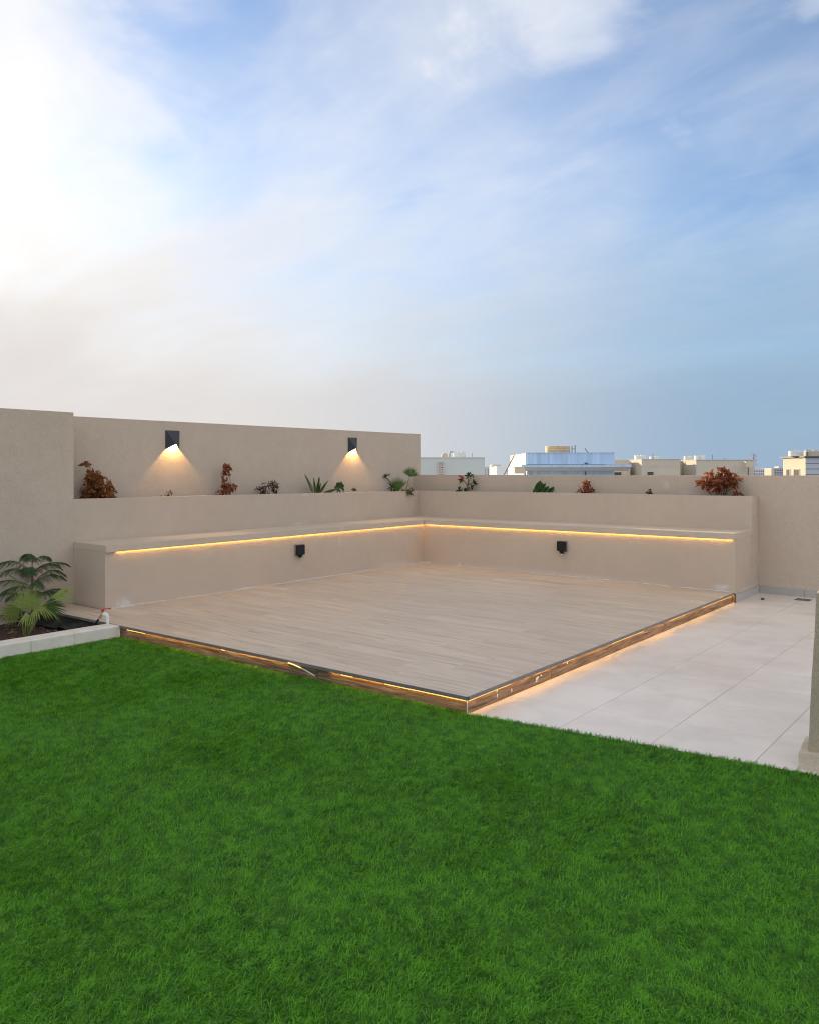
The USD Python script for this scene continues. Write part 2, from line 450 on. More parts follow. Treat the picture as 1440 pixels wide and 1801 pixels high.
M_grey = plain('grey_plastic', (0.16, 0.155, 0.15), 0.5)
M_white = plain('white_plastic', (0.72, 0.70, 0.65), 0.45, noise_amt=0.06, nscale=40)
M_brass = plain('brass', (0.42, 0.28, 0.12), 0.38, metal=0.9, noise_amt=0.2, nscale=60)
M_red = plain('red_lever', (0.50, 0.022, 0.03), 0.4)


def porcelain():
    n = {'g': ('geometry', {}), 'oi': ('object_info', {}),
         'off': ('vector_math', {'math_type': 'scale', 'vector1': (17.0, 31.0, 0.0)}), 'add': ('vector_math', {'math_type': 'add'}),
         'n': ('noise_texture', {'scale': 2.4, 'detail': 6.0, 'roughness': 0.6, 'distortion': 0.6}),
         'f': ('noise_texture', {'scale': 0.7, 'detail': 5.0, 'roughness': 0.6}),
         'r': ('rgb_ramp', {'ramp': [(0.3, (0.70, 0.62, 0.54)), (0.55, (0.79, 0.695, 0.605)), (0.75, (0.82, 0.735, 0.655))]}),
         'd': ('rgb_ramp', {'ramp': [(0.35, (0.90, 0.885, 0.865)), (0.6, (1.0, 1.0, 1.0))]}),
         'x': ('mix_color', {'blend_type': 'multiply', 'fac': 1.0}),
         'rr': ('map_range', {'from_min': 0.35, 'from_max': 0.65, 'to_min': 0.26, 'to_max': 0.42}),
         'p': ('principled_bsdf', {'specular_ior_level': 0.45})}
    l = [('oi.random', 'off.scale'), ('off.vector', 'add.vector1'), ('g.position', 'add.vector2'), ('add.vector', 'n.vector'), ('n.fac', 'r.fac'),
         ('g.position', 'f.vector'), ('f.fac', 'd.fac'), ('r.color', 'x.a'), ('d.color', 'x.b'), ('x.result', 'p.base_color'),
         ('f.fac', 'rr.value'), ('rr.result', 'p.roughness')]
    return M('porcelain_tile', n, l)


M_tile = porcelain()
M_skirt = plain('skirting_tile', (0.40, 0.375, 0.345), 0.4, noise_amt=0.06, nscale=5)

# ------------------------------------------------------------------ the ground far below and the roof slab
single('ground', box(-9000, 9000, -9000, 9000, -9.6, -9.2), plain('sandy_ground', (0.30, 0.25, 0.19), 0.95, noise_amt=0.2, nscale=0.02), kind='structure')
single('roof_slab', box(-1.29, 14.0, -14.0, 1.235, -9.25, -0.30), M_slabmat, kind='structure')

# ------------------------------------------------------------------ walls
rnd = random.Random(4)


def worn(mesh, size=0.12, amp=0.002, seed=0):
    """Plaster is never dead flat: subdivide and push the points by a low wave."""
    m = subdiv(mesh, size)
    v = np.array(m.vertices)
    d = np.stack([fbm(v * 3.1 + 7 * k, 3, seed + k) - 0.5 for k in range(3)], 1)
    m.vertices = v + d * amp * 2
    return m


def lz(x, y, z):
    return np.where(z > 2.0, -0.03 * np.clip((1.25 - y) / 7.0, 0, 1), 0)


sw = thing('parapet_wall', 'tall beige rendered side parapet carrying the two lit black wall lamps', 'wall', (-1.19, -2.2, -0.3))
part(sw, 'wall_face', worn(slope_z(subdiv(box(-1.29, -RA, YA, 1.25, -0.30, LZ), 0.4), lz), 0.2, 0.003, 1), M_wall)
bw = thing('parapet_wall', 'low beige rendered back parapet with white scuff and grey tile skirting at its foot', 'wall', (5, 1.13, -0.3))
part(bw, 'wall_face', worn(box(-RA + 0.002, 14.0, RB, 1.235, -0.30, RZ), 0.25, 0.003, 2), M_back)
x = W + 0.012
for x1 in (5.741, 6.343, 6.945, 7.547, 8.149, 8.751):
    part(bw, 'skirting_tile', bevel_box(x + 0.0015, x1 - 0.0015, RB - 0.011, RB - 0.001, FLOOR - 0.01, -0.027, 0.0015), M_skirt)
    x = x1
pr = thing('wall_pier', 'thick beige rendered pier standing proud at the left edge behind the plant bed', 'wall', (-1.0, -8.0, -0.3))
part(pr, 'pier_body', worn(box(-1.30, -PD + 0.004, -14.0, YA - 0.001, -0.30, 2.292), 0.25, 0.003, 3), M_pier)

# planter: an L of rendered wall behind the bench with soil in the trough
def pz_adj(x, y, z):
    dz = np.where(x < -0.6, 0.022 * np.clip(-y / 5.8, 0, 1) - 0.010 * np.clip(1 + y / 2.5, 0, 1), -0.010 * np.clip(1 - x / 2.5, 0, 1))
    return np.where(z > 1.15, dz, 0)


pl = thing('planter', 'raised L-shaped beige rendered planter trough behind the bench', 'planter', (-0.8, 0.8, -0.3))
Pw = [(-PD, YA), (-PD, PD), (W, PD), (W, RB - 0.002), (W - 0.10, RB - 0.002), (W - 0.10, PD + 0.10), (-PD - 0.10, PD + 0.10), (-PD - 0.10, YA)]
part(pl, 'planter_wall', worn(slope_z(subdiv(prism(Pw, FLOOR - 0.1, PZ), 0.5), pz_adj), 0.16, 0.0025, 4), M_planter)
Ps = [(-RA + 0.002, YA), (-PD - 0.102, YA), (-PD - 0.102, PD + 0.102), (W - 0.102, PD + 0.102), (W - 0.102, RB - 0.004), (-RA + 0.002, RB - 0.004)]
part(pl, 'planter_soil', worn(prism(Ps, 1.0, 1.135), 0.08, 0.02, 5), M_soil)

# bench: L-shaped body, seat slab that oversails it, LED line below the slab
def sz_adj(x, y, z):
    dz = np.where(x < 0.1, -0.008 - 0.012 * np.clip(-y / 5.8, 0, 1), -0.008 + 0.021 * np.clip(x / W, 0, 1))
    return np.where(z > 0.6, dz, 0)


be = thing('bench', 'built-in L-shaped beige rendered bench with a warm light line under its seat', 'bench', (0, 0, -0.13))
Bb = [(-PD + 0.002, YA), (0.0, YA), (0.0, 0.0), (W, 0.0), (W, PD - 0.002), (-PD + 0.002, PD - 0.002)]
part(be, 'bench_body', worn(slope_z(subdiv(prism(Bb, FLOOR - 0.1, SZ - 0.073), 0.5), sz_adj), 0.16, 0.0022, 6), M_bench)
OV = 0.024
Bs = [(-PD + 0.002, YA), (OV, YA), (OV, -OV), (W, -OV), (W, PD - 0.002), (-PD + 0.002, PD - 0.002)]
part(be, 'seat', worn(slope_z(subdiv(prism(Bs, SZ - 0.0725, SZ), 0.5), sz_adj), 0.12, 0.0022, 7), M_slab)


def zs(x, y):
    return float(sz_adj(np.array(x), np.array(y), np.array(0.7)))


def sloped_bar(p0, p1, t0, t1, b0, b1, z0a, z0b):
    """A bar from p0 to p1 (xy), across from t0 to t1 along its left normal, heights b0..b1 over z0a / z0b at its two ends."""
    p0, p1 = np.array(p0, float), np.array(p1, float)
    d = unit(p1 - p0)
    nrm = np.array([-d[1], d[0]])
    v = []
    for p, z in ((p0, z0a), (p1, z0b)):
        for t in (t0, t1):
            for b in (b0, b1):
                v.append([*(p + nrm * t), z + b])
    return trimesh.Trimesh(v, [[0, 1, 3], [0, 3, 2], [4, 6, 7], [4, 7, 5], [0, 4, 5], [0, 5, 1], [2, 3, 7], [2, 7, 6], [1, 5, 7], [1, 7, 3], [0, 2, 6], [0, 6, 4]], process=False)


zb = SZ - 0.0735
part(be, 'drip_lip', sloped_bar((0.0, YA - 0.002), (0.0, -OV), -OV + 0.0005, -OV + 0.006, -0.0065, 0.002, zb + zs(0, YA), zb + zs(0, 0)), M_slab)
part(be, 'drip_lip', sloped_bar((OV - 0.006, 0.0), (W + 0.001, 0.0), -OV + 0.0005, -OV + 0.006, -0.0065, 0.002, zb + zs(0.11, 0), zb + zs(W, 0)), M_slab)
part(be, 'light_strip', sloped_bar((0.004, -5.65), (0.004, -0.03), -0.0165, -0.0085, -0.0030, -0.0006, zb + zs(0, -5.65) + 0.0005, zb + zs(0, -0.03) + 0.0005), M_led_bench)
part(be, 'light_strip', sloped_bar((0.03, -0.004), (W - 0.03, -0.004), -0.0165, -0.0085, -0.0030, -0.0006, zb + zs(0.03, 0), zb + zs(W, 0)), M_led_bench)
# ragged white mortar bead where the render meets the deck
def bead(p0, p1, out, seed):
    rs = np.random.RandomState(seed)
    n = 90
    t = np.linspace(0, 1, n)
    P = np.array(p0)[None] * (1 - t[:, None]) + np.array(p1)[None] * t[:, None]
    h = 0.006 + 0.030 * np.clip(fbm(np.stack([t * 26, t * 0 + seed, t * 0], 1), 4, seed) - 0.30, 0, 1) ** 1.0
    w = 0.004 + 0.012 * rs.rand(n)
    V, F = [], []
    for i in range(n):
        b = np.array([P[i, 0], P[i, 1], 0.0])
        o = np.array([out[0], out[1], 0.0])
        V += [b - o * 0.003 + [0, 0, h[i]], b + o * 0.0045 + [0, 0, h[i] * 0.8], b + o * w[i] + [0, 0, 0.001], b + [0, 0, -0.004]]
    for i in range(n - 1):
        for k in range(4):
            j = (k + 1) % 4
            a, c = 4 * i, 4 * i + 4
            F += [[a + k, c + k, c + j], [a + k, c + j, a + j]]
    return trimesh.Trimesh(V, F, process=False)


part(be, 'mortar_bead', bead((0.0, YA), (0.0, -0.01), (1, 0), 3), M_mortar)
part(be, 'mortar_bead', bead((0.01, 0.0), (W, 0.0), (0, -1), 5), M_mortar)
for y0, y1 in ((-0.012, 0.50), (0.503, RB - 0.013)):
    part(be, 'skirting_tile', bevel_box(W + 0.001, W + 0.012, y0, y1, FLOOR - 0.01, -0.027, 0.0015), M_skirt)

# ------------------------------------------------------------------ deck of wood-look tiles
dk = thing('deck', 'raised platform of pale greyish brown wood-look planks with glowing edge', 'deck', (2.5, -3, FLOOR))
HD = 0.115


def fan(x, v):                                       # v = 0 at the bench, 1 at the front edge
    return v * front_y(x)


part(dk, 'deck_base', prism([(-0.7, front_y(-0.7) + 0.06), (W - 0.045, front_y(W) + 0.045), (W - 0.045, -0.001), (0.001, -0.001), (0.001, YA - 0.01), (-0.7, YA - 0.01)], FLOOR - 0.1, -0.0016), M_plank_grout)
rows = 31
TRIM = 0.010
rp = random.Random(11)
# a plank field: rows run along x, each row broken at its own places
for r in range(rows):
    v0, v1 = r / rows, (r + 1) / rows
    xs0 = 0.006
    if front_y(0) * v0 < YA - 0.01:
        xs0 = -0.70
    cut = xs0 - rp.random() * 1.0
    g = 0.0011
    while cut < W - TRIM:
        a, b = max(cut, xs0), min(cut + 1.2, W - TRIM)
        cut += 1.2
        if b - a < 0.02:
            continue
        if r == rows - 1:
            e = TRIM
        else:
            e = 0.0
        ya0 = fan(a, v0) - g - (0.004 if r == 0 else 0)
        yb0 = fan(b, v0) - g - (0.004 if r == 0 else 0)
        if xs0 < 0 and a < 0:
            ya0 = min(ya0, YA - 0.012)
        quad = [(a + g, fan(a, v1) + g + e), (b - g, fan(b, v1) + g + e), (b - g, yb0), (a + g, ya0)]
        part(dk, 'plank', slab_piece(quad, -0.0105, rp.uniform(-0.0007, 0.0), 0.0012), M_plank[rp.randrange(4)])


def edge_bar(x0, x1, y_in, y_out, z0, z1):
    """A bar along the front edge, offsets from the edge measured outwards."""
    q = [(x0, front_y(x0) - y_out), (x1, front_y(x1) - y_out), (x1, front_y(x1) - y_in), (x0, front_y(x0) - y_in)]
    return prism(q, z0, z1)


# dark edge trims that oversail the fascia
for x0, x1 in ((-0.7, 1.02), (1.022, 3.52), (3.522, W)):
    part(dk, 'edge_trim', edge_bar(x0, x1, -TRIM, 0.0, -0.017, 0.0012), M_trim)
ys = list(np.linspace(front_y(W), -0.003, 6))
for k in range(5):
    part(dk, 'edge_trim', box(W - TRIM, W, ys[k] + 0.001, ys[k + 1] - 0.001, -0.017 + 0.0006 * (k % 2), 0.0012 - 0.0007 * (k % 2)), M_trim)
for x0, x1 in ((-0.7, 1.02), (1.022, 3.52), (3.522, W - 0.004)):
    part(dk, 'trim_lip', edge_bar(x0, x1, -0.0035, -0.0003, -0.0235, -0.0165), M_trim)
part(dk, 'trim_lip', box(W - 0.0035, W - 0.0003, front_y(W) + 0.004, -0.004, -0.0235, -0.0165), M_trim)
# fascia boards, a little out of line with one another
FI = 0.030
for k, (x0, x1, dy) in enumerate(((-0.1, 1.30, 0.0), (1.303, 2.50, 0.002), (2.503, 3.71, 0.006), (3.713, W - 0.022, 0.0))):
    part(dk, 'fascia_board', edge_bar(x0, x1, -FI, -FI + 0.010 + dy, FLOOR - 0.02, -0.0190), M_fascia)
ys = [front_y(W) + 0.021, -4.72, -3.52, -2.32, -1.12, -0.012]
for k in range(5):
    d = 0.002 * (k % 2)
    part(dk, 'fascia_board', bevel_box(W - FI, W - FI + 0.011 + d, ys[k] + 0.001, ys[k + 1] - 0.001, FLOOR + 0.001, -0.0190, 0.001), M_fascia)
part(dk, 'corner_joint', box(W - 0.0225, W - 0.0165, front_y(W) + 0.0165, front_y(W) + 0.0225, FLOOR - 0.01, -0.0190), M_mortar)
rc = np.random.RandomState(2)
for cy, cz, w, h in ((-5.52, -0.045, 0.010, 0.030), (-5.515, -0.082, 0.012, 0.022), (-5.32, -0.085, 0.012, 0.014), (-4.94, -0.072, 0.030, 0.022), (-4.88, -0.062, 0.022, 0.012), (-4.96, -0.092, 0.02, 0.012), (-4.45, -0.05, 0.012, 0.016)):
    a = np.sort(rc.uniform(0, 2 * math.pi, 9))
    ring = [(cy + w * rc.uniform(0.5, 1.1) * math.cos(t), cz + h * rc.uniform(0.5, 1.1) * math.sin(t)) for t in a]
    m = trimesh.creation.extrude_polygon(Polygon(ring).buffer(0), 0.0012, engine='earcut')
    m.vertices = np.array(m.vertices)[:, [2, 0, 1]] + [W - 0.0172, 0, 0]
    part(dk, 'paint_chip', m, M_white)
part(dk, 'board_offcut', box(W + 0.004, W + 0.016, -0.055, -0.018, FLOOR + 0.001, -0.012), M_raw)
# LED lines under the oversailing edge; the strip sags, so parts of it show and parts hide
def strip(pts, w, h, n_side):
    pts = np.asarray(pts, float)
    V, F = [], []
    nrm = np.array(n_side, float)
    for p in pts:
        V += [p, p + nrm * w, p + nrm * w + [0, 0, h], p + [0, 0, h]]
    for i in range(len(pts) - 1):
        for k in range(4):
            j = (k + 1) % 4
            a, c = 4 * i, 4 * i + 4
            F += [[a + k, c + j, c + k], [a + k, a + j, c + j]]
    F += [[0, 3, 2], [0, 2, 1]]
    e = 4 * (len(pts) - 1)
    F += [[e, e + 1, e + 2], [e, e + 2, e + 3]]
    return trimesh.Trimesh(V, F, process=False)


def front_strip(x0, x1, out, z, w, h):
    xs = np.linspace(x0, x1, max(4, int((x1 - x0) / 0.08)))
    sag = 0.0008 * noise(np.stack([xs * 1.6, xs * 0, xs * 0], 1), 3)
    return strip([(x, front_y(x) + out, z - s) for x, s in zip(xs, sag)], w, h, (0, -1, 0))


def side_strip(y0, y1, out, z, w, h):
    yy = np.linspace(y0, y1, max(4, int(abs(y1 - y0) / 0.08)))
    sag = 0.0008 * noise(np.stack([yy * 1.5, yy * 0, yy * 0], 1), 9)
    return strip([(W - out, y, z - q) for y, q in zip(yy, sag)], w, h, (1, 0, 0))


part(dk, 'light_strip', front_strip(1.06, 3.40, 0.0115, -0.0195, 0.0075, 0.0015), M_led_deck)
part(dk, 'light_strip', front_strip(3.86, W - 0.02, 0.0115, -0.0195, 0.0075, 0.0015), M_led_deck)
part(dk, 'light_strip', side_strip(front_y(W) + 0.02, -0.03, 0.0115, -0.0195, 0.0075, 0.0015), M_led_deck)
# here the strip's yellow diffuser hangs low enough to show
for x0, x1 in ((1.10, 1.40), (2.55, 2.60), (3.98, 4.10), (4.42, W - 0.02)):
    part(dk, 'strip_diffuser', front_strip(x0, x1, 0.0045, -0.0300, 0.0025, 0.0065), M_diffuse)
for y0, y1 in ((front_y(W) + 0.02, -5.35), (-4.55, -4.35), (-3.62, -2.9), (-2.2, -1.75), (-1.2, -0.03)):
    part(dk, 'strip_diffuser', side_strip(y0, y1, 0.0045, -0.0275, 0.0025, 0.0040), M_diffuse)
lo = bez((3.40, front_y(3.40) - 0.001, -0.022), (3.56, front_y(3.56) - 0.012, -0.030), (3.725, front_y(3.7) - 0.022, -0.076), 9)
part(dk, 'loose_strip', strip(lo[:5], 0.003, 0.010, (0, -1, 0)), M_loose, label='loose light strip hanging out of the deck edge')
part(dk, 'loose_strip_end', strip(lo[4:], 0.003, 0.010, (0, -1, 0)), M_led_off)

# ------------------------------------------------------------------ patio tiles
pa = thing('patio', None, None, (7, -2.5, FLOOR), kind='structure')
SK = 0.16


def ty(yj, x):
    return yj + SK * (x - 5.76)


part(pa, 'tile_bed', prism([(W - 0.045, -6.0), (12.6, -4.9), (12.6, RB - 0.001), (W - 0.045, RB - 0.001)], -0.32, FLOOR - 0.0010), M_grout)
xe = [5.128, 5.760, 6.345, 6.930, 7.518, 8.106, 8.694, 9.282, 9.87]
yj = [-5.83 + 0.6 * k for k in range(13)]
rt = random.Random(5)
for i in range(len(xe) - 1):
    for j in range(-2, len(yj) - 1):
        y0, y1 = -5.83 + 0.6 * j, -5.83 + 0.6 * (j + 1)
        a, b, g = xe[i], xe[i + 1], 0.0019
        q = [(a + g, ty(y0, a) + g), (b - g, ty(y0, b) + g), (b - g, ty(y1, b) - g), (a + g, ty(y1, a) - g)]
        lawn = [-5.93 + 0.17 * (p[0] - 5.23) for p in q]
        if max(q[2][1], q[3][1]) < min(lawn) + 0.05:
            continue
        q = [(p[0], min(p[1], RB - 0.012)) for p in q]
        if q[3][1] - q[0][1] < 0.03 or q[2][1] - q[1][1] < 0.03:
            continue
        part(pa, 'tile', slab_piece(q, FLOOR - 0.012, FLOOR + rt.uniform(-0.0006, 0.0004), 0.001), M_tile)

dr = thing('floor_drain', 'small grey metal drain grate in the tiles by the back parapet', 'drain', (5.775, 0.78, FLOOR))
part(dr, 'drain_frame', prism([(5.683, 0.70), (5.862, 0.69), (5.868, 0.845), (5.690, 0.87)], FLOOR + 0.0005, FLOOR + 0.004), plain('drain_frame_steel', (0.17, 0.18, 0.18), 0.5, metal=0.6))
for k in range(5):
    y = 0.712 + k * 0.029
    part(dr, 'drain_bar', box(5.70, 5.85, y, y + 0.014, FLOOR + 0.004, FLOOR + 0.007), M_grey)
pb = m3.Manifold.sphere(0.5, 12).scale((0.05, 0.038, 0.03)).rotate((0, 0, 25)).translate((5.365, 0.448, FLOOR + 0.012))
single('stone', worn(trimesh.Trimesh(np.array(pb.to_mesh().vert_properties)[:, :3], np.array(pb.to_mesh().tri_verts)), 0.02, 0.004, 9), plain('brown_stone', (0.12, 0.075, 0.045), 0.9, noise_amt=0.3), 'small brown lump lying on the tiles near the bench end', 'stone')

# ------------------------------------------------------------------ low wall stub at the right edge
ws = thing('wall_stub', 'waist-high rough grey beige wall end on a smooth plinth at the right edge', 'wall', (7.5, -5.2, FLOOR))
v = []
for z, dx in ((-0.04, 0.0), (0.875, 0.045)):
    v += [[7.187 + dx, -5.415, z], [8.05, -5.26, z], [8.03, -5.05, z], [7.162 + dx, -5.205, z]]
st = trimesh.Trimesh(v, [[0, 1, 5], [0, 5, 4], [1, 2, 6], [1, 6, 5], [2, 3, 7], [2, 7, 6], [3, 0, 4], [3, 4, 7], [4, 5, 6], [4, 6, 7], [0, 2, 1], [0, 3, 2]], process=False)
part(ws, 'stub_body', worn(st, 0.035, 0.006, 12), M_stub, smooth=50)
plq = [(7.152, -5.478), (8.08, -5.318), (8.06, -4.983), (7.117, -5.148)]
part(ws, 'plinth', worn(prism(plq, FLOOR - 0.02, -0.035), 0.05, 0.003, 13), M_plinth)

# ------------------------------------------------------------------ kerb and planting bed
kb = thing('kerb', 'pale concrete kerb between the lawn and the plant bed', 'kerb', (0.86, -9, -0.1))
y = -6.145
for y1 in (-6.62, -7.04, -8.0, -9.0, -10.0, -11.0, -12.0, -13.9):
    part(kb, 'kerb_stone', bevel_box(0.755, 0.968 + rnd.uniform(-.001, .001), y1 + 0.001, y - 0.001, -0.30, 0.0 + rnd.uniform(-.001, .001), 0.006), M_concrete)
    y = y1
nb = 46
xs, ysb = np.linspace(-0.735, 0.752, nb), np.linspace(-13.9, -5.9, 160)
X, Y = np.meshgrid(xs, ysb)
Z = -0.125 + 0.05 * (fbm(np.stack([X * 3, Y * 3, X * 0], -1), 4, 21) - 0.5) + 0.03 * np.clip((0.7 - X) / 1.4, 0, 1) * 0
idx = np.arange(nb * 160).reshape(160, nb)
F = np.concatenate([np.stack([idx[:-1, :-1], idx[:-1, 1:], idx[1:, 1:]], -1).reshape(-1, 3), np.stack([idx[:-1, :-1], idx[1:, 1:], idx[1:, :-1]], -1).reshape(-1, 3)])
single('soil', trimesh.Trimesh(np.stack([X, Y, Z], -1).reshape(-1, 3), F, process=False), M_soil, kind='structure', smooth=True)
# wood chips and clods on the soil
rs = np.random.RandomState(8)
chips = []
for k in range(420):
    c = np.array([rs.uniform(-0.6, 0.72), rs.uniform(-9.0, -6.1), -0.125 + rs.uniform(-0.01, 0.02)])
    b = trimesh.creation.box((rs.uniform(0.015, 0.06), rs.uniform(0.01, 0.03), rs.uniform(0.004, 0.012)))
    b.apply_transform(trimesh.transformations.random_rotation_matrix(rs.rand(3)) if rs.rand() < 0.15 else trimesh.transformations.euler_matrix(rs.uniform(-.3, .3), rs.uniform(-.3, .3), rs.uniform(0, 6)))
    b.apply_translation(c)
    chips.append(b)
single('mulch', join(chips), M_mulch, 'brown wood chips scattered over the soil of the plant bed', 'mulch', kind='stuff')

# crumpled black plastic along the deck strip
nu, nv = 60, 14
V = []
for i in range(nu):
    t = i / (nu - 1)
    x = -0.66 + t * 1.38
    for j in range(nv):
        s = j / (nv - 1)
        y = front_y(x) + 0.055 - 0.006 - s * (0.30 - 0.14 * t)
        zc = -0.018 - 0.085 * s ** 0.6 + 0.07 * (fbm(np.array([x * 6.0, y * 10, 3.0]), 3, 31) - 0.42) * (1 if 0 < j else 0.0) * (0.3 + s)
        V.append([x, min(y, front_y(x) + 0.02 - 0.02 * (j > 0)), zc])
idx = np.arange(nu * nv).reshape(nu, nv)
F = np.concatenate([np.stack([idx[:-1, :-1], idx[1:, :-1], idx[1:, 1:]], -1).reshape(-1, 3), np.stack([idx[:-1, :-1], idx[1:, 1:], idx[:-1, 1:]], -1).reshape(-1, 3)])
single('plastic_sheet', trimesh.Trimesh(V, F, process=False), M_black, 'crumpled black plastic sheet lining the plant bed along the deck', 'plastic sheet', smooth=40)

# tap
tp = thing('garden_tap', 'white pipe tap with brass valve and red lever on the kerb end', 'tap', (0.83, -6.21, 0.0))
B = np.array([0.83, -6.21, 0.0])
fr, rt_ = np.array([_f[0], _f[1], 0]), np.array([_r[0], _r[1], 0])
part(tp, 'standpipe', tube([B, B + [0, 0, 0.055]], 0.0125, 14), M_white, smooth=40)
part(tp, 'pipe_socket', join([tube([B + [0, 0, 0.03], B + [0, 0, 0.062]], 0.0165, 14)]), M_white, smooth=40)
el = [B + [0, 0, 0.06], B + [0, 0, 0.085] - rt_ * 0.003, B + [0, 0, 0.106] - rt_ * 0.014, B + [0, 0, 0.112] - rt_ * 0.032, B + [0, 0, 0.104] - rt_ * 0.048]
part(tp, 'elbow', tube(el, [0.0165, 0.0195, 0.0205, 0.0195, 0.0175], 14), M_white, smooth=40)
v0 = B + [0, 0, 0.104] - rt_ * 0.046
ax_ = unit(-rt_ * 0.75 + np.array([0, 0, -1.0]))
vb = B + [0, 0, 0.112] - rt_ * 0.052
part(tp, 'valve_body', tube([vb + ax_ * t for t in (0.0, 0.008, 0.012, 0.03, 0.034, 0.05)], [0.011, 0.014, 0.011, 0.011, 0.015, 0.013], 10), M_brass, smooth=30)
part(tp, 'hose', tube(bez(vb + ax_ * 0.048, vb + ax_ * 0.095, B + [0, 0, -0.06] - rt_ * 0.19 + fr * 0.05, 10), 0.011, 8), M_black, smooth=40)
part(tp, 'hose_clip', tube([vb + ax_ * 0.052, vb + ax_ * 0.062], 0.0145, 8), plain('zinc', (0.6, 0.6, 0.6), 0.35, metal=0.9))
kn = vb + [0, 0, 0.03]
part(tp, 'valve_stem', tube([vb, kn], 0.006, 8), M_brass)
part(tp, 'lever', join([lathe([(0.0, -0.012), (0.013, -0.010), (0.0165, 0.0), (0.013, 0.009), (0.0, 0.011)], 14, kn + [0, 0, 0.006]),
                        tube([kn + [0, 0, 0.012], kn + rt_ * 0.025 + [0, 0, 0.021], kn + rt_ * 0.055 + [0, 0, 0.024], kn + rt_ * 0.088 + [0, 0, 0.026]], [0.007, 0.0055, 0.0055, 0.007], 8)]), M_red, smooth=40)

# ------------------------------------------------------------------ wall lamps
def wall_lamp(yc, zt, label):
    t = thing('wall_lamp', label, 'wall lamp', (-RA, yc, zt), group=None)
    o = np.array([-RA, yc, zt])

    def q(out, dy, dz):
        return o + [out, dy, dz]
    h = 0.108
    part(t, 'back_plate', box(-RA + 0.001, -RA + 0.006, yc - h + 0.004, yc + h - 0.004, zt - 0.13, zt - 0.003), M_blackmetal)
    TL, TR, BL, BR, Pk = q(0.014, -h, 0), q(0.014, h, 0), q(0.008, -h, -0.262), q(0.008, h, -0.262), q(0.092, 0.0, -0.190)
    c = q(0.0, 0, -0.12)
    tri = [(TL, Pk, BL), (TL, TR, Pk), (TR, BR, Pk)]
    # sheet-metal shade, 2 mm thick
    V, F = [], []
    for a, b, d in tri:
        n = unit(np.cross(np.array(b) - a, np.array(d) - a))
        if n @ (np.array(a) - c) < 0:
            n = -n
        k = len(V)
        V += [a, b, d, a - n * 0.002, b - n * 0.002, d - n * 0.002]
        F += [[k, k + 1, k + 2], [k + 3, k + 5, k + 4]]
        for i, j in ((0, 1), (1, 2), (2, 0)):
            F += [[k + i, k + 3 + i, k + 3 + j], [k + i, k + 3 + j, k + j]]
    part(t, 'shade', trimesh.Trimesh(V, F, process=False), M_blackmetal)
    part(t, 'shade_top', prism([(-RA - 0.01, yc - h), (-RA + 0.014, yc - h), (-RA + 0.014, yc + h), (-RA - 0.01, yc + h)], zt - 0.002, zt), M_blackmetal)
    for s in (-1, 1):
        y0 = yc + s * h
        vv = [[-RA - 0.01, y0, zt], [-RA + 0.014, y0, zt], [-RA + 0.008, y0, zt - 0.262], [-RA - 0.01, y0, zt - 0.262]]
        vv += [[a, b - s * 0.0015, d] for a, b, d in vv]
        part(t, 'shade_side', trimesh.Trimesh(vv, [[0, 1, 2], [0, 2, 3], [4, 6, 5], [4, 7, 6], [0, 4, 5], [0, 5, 1], [1, 5, 6], [1, 6, 2], [2, 6, 7], [2, 7, 3], [3, 7, 4], [3, 4, 0]], process=False), M_blackmetal)
    lp = UsdLux.SphereLight.Define(stage, t + '/lamp_light')
    lp.CreateRadiusAttr(0.009)
    lp.CreateNormalizeAttr(True)
    lp.CreateIntensityAttr(LAMP)
    lp.CreateColorAttr(Gf.Vec3f(1.0, 0.56, 0.17))
    lp.AddTranslateOp().Set(Gf.Vec3d(0.040, 0.0, -0.165))
    return t


LAMP = 4.6
wall_lamp(-4.215, 2.148, 'lit black faceted wall lamp on the side parapet, nearer the pier')
wall_lamp(-0.632, 2.168, 'lit black faceted wall lamp on the side parapet, nearer its far end')


# ------------------------------------------------------------------ sockets under weatherproof covers
def socket(at, u, o, label):
    """at: centre on the wall; u: direction along the wall; o: out of the wall."""
    t = thing('socket_cover', label, 'power socket', at, group=None)
    A, u, o = np.array(at, float), np.array(u, float), np.array(o, float)

    def rb(w0, w1, d0, d1, z0, z1, b):
        s = m3.Manifold.sphere(b, 10)
        pts = []
        for w in (w0 + b, w1 - b):
            for d in (d0 + b, d1 - b):
                for z in (z0 + b, z1 - b):
                    pts.append(s.translate(tuple(A + u * w + o * d + [0, 0, z])))
        return m3.Manifold.batch_hull(pts)
    part(t, 'base_box', rb(-0.076, 0.076, 0.0, 0.022, -0.078, 0.078, 0.004), M_grey, smooth=40)
    part(t, 'cover', rb(-0.071, 0.071, 0.020, 0.066, -0.072, 0.074, 0.012), M_black, smooth=40)
    part(t, 'cable_gland', tube([A + o * 0.038 + [0, 0, z] for z in (-0.064, -0.085, -0.103, -0.112)], [0.038, 0.034, 0.022, 0.019], 12), M_black, smooth=40)
    part(t, 'cable_end', tube([A + o * 0.04 + [0, 0, -0.110], A + o * 0.044 + u * 0.006 + [0, 0, -0.122], A + o * 0.046 + u * 0.016 + [0, 0, -0.130]], 0.011, 8), plain_white)
    return t


plain_white = plain('pale_cable', (0.55, 0.55, 0.55), 0.5)
socket((0.001, -2.862, 0.453), (0, 1, 0), (1, 0, 0), 'black weatherproof socket box on the side bench front below the light line')
socket((2.672, -0.001, 0.452), (1, 0, 0), (0, -1, 0), 'black weatherproof socket box on the back bench front below the light line')

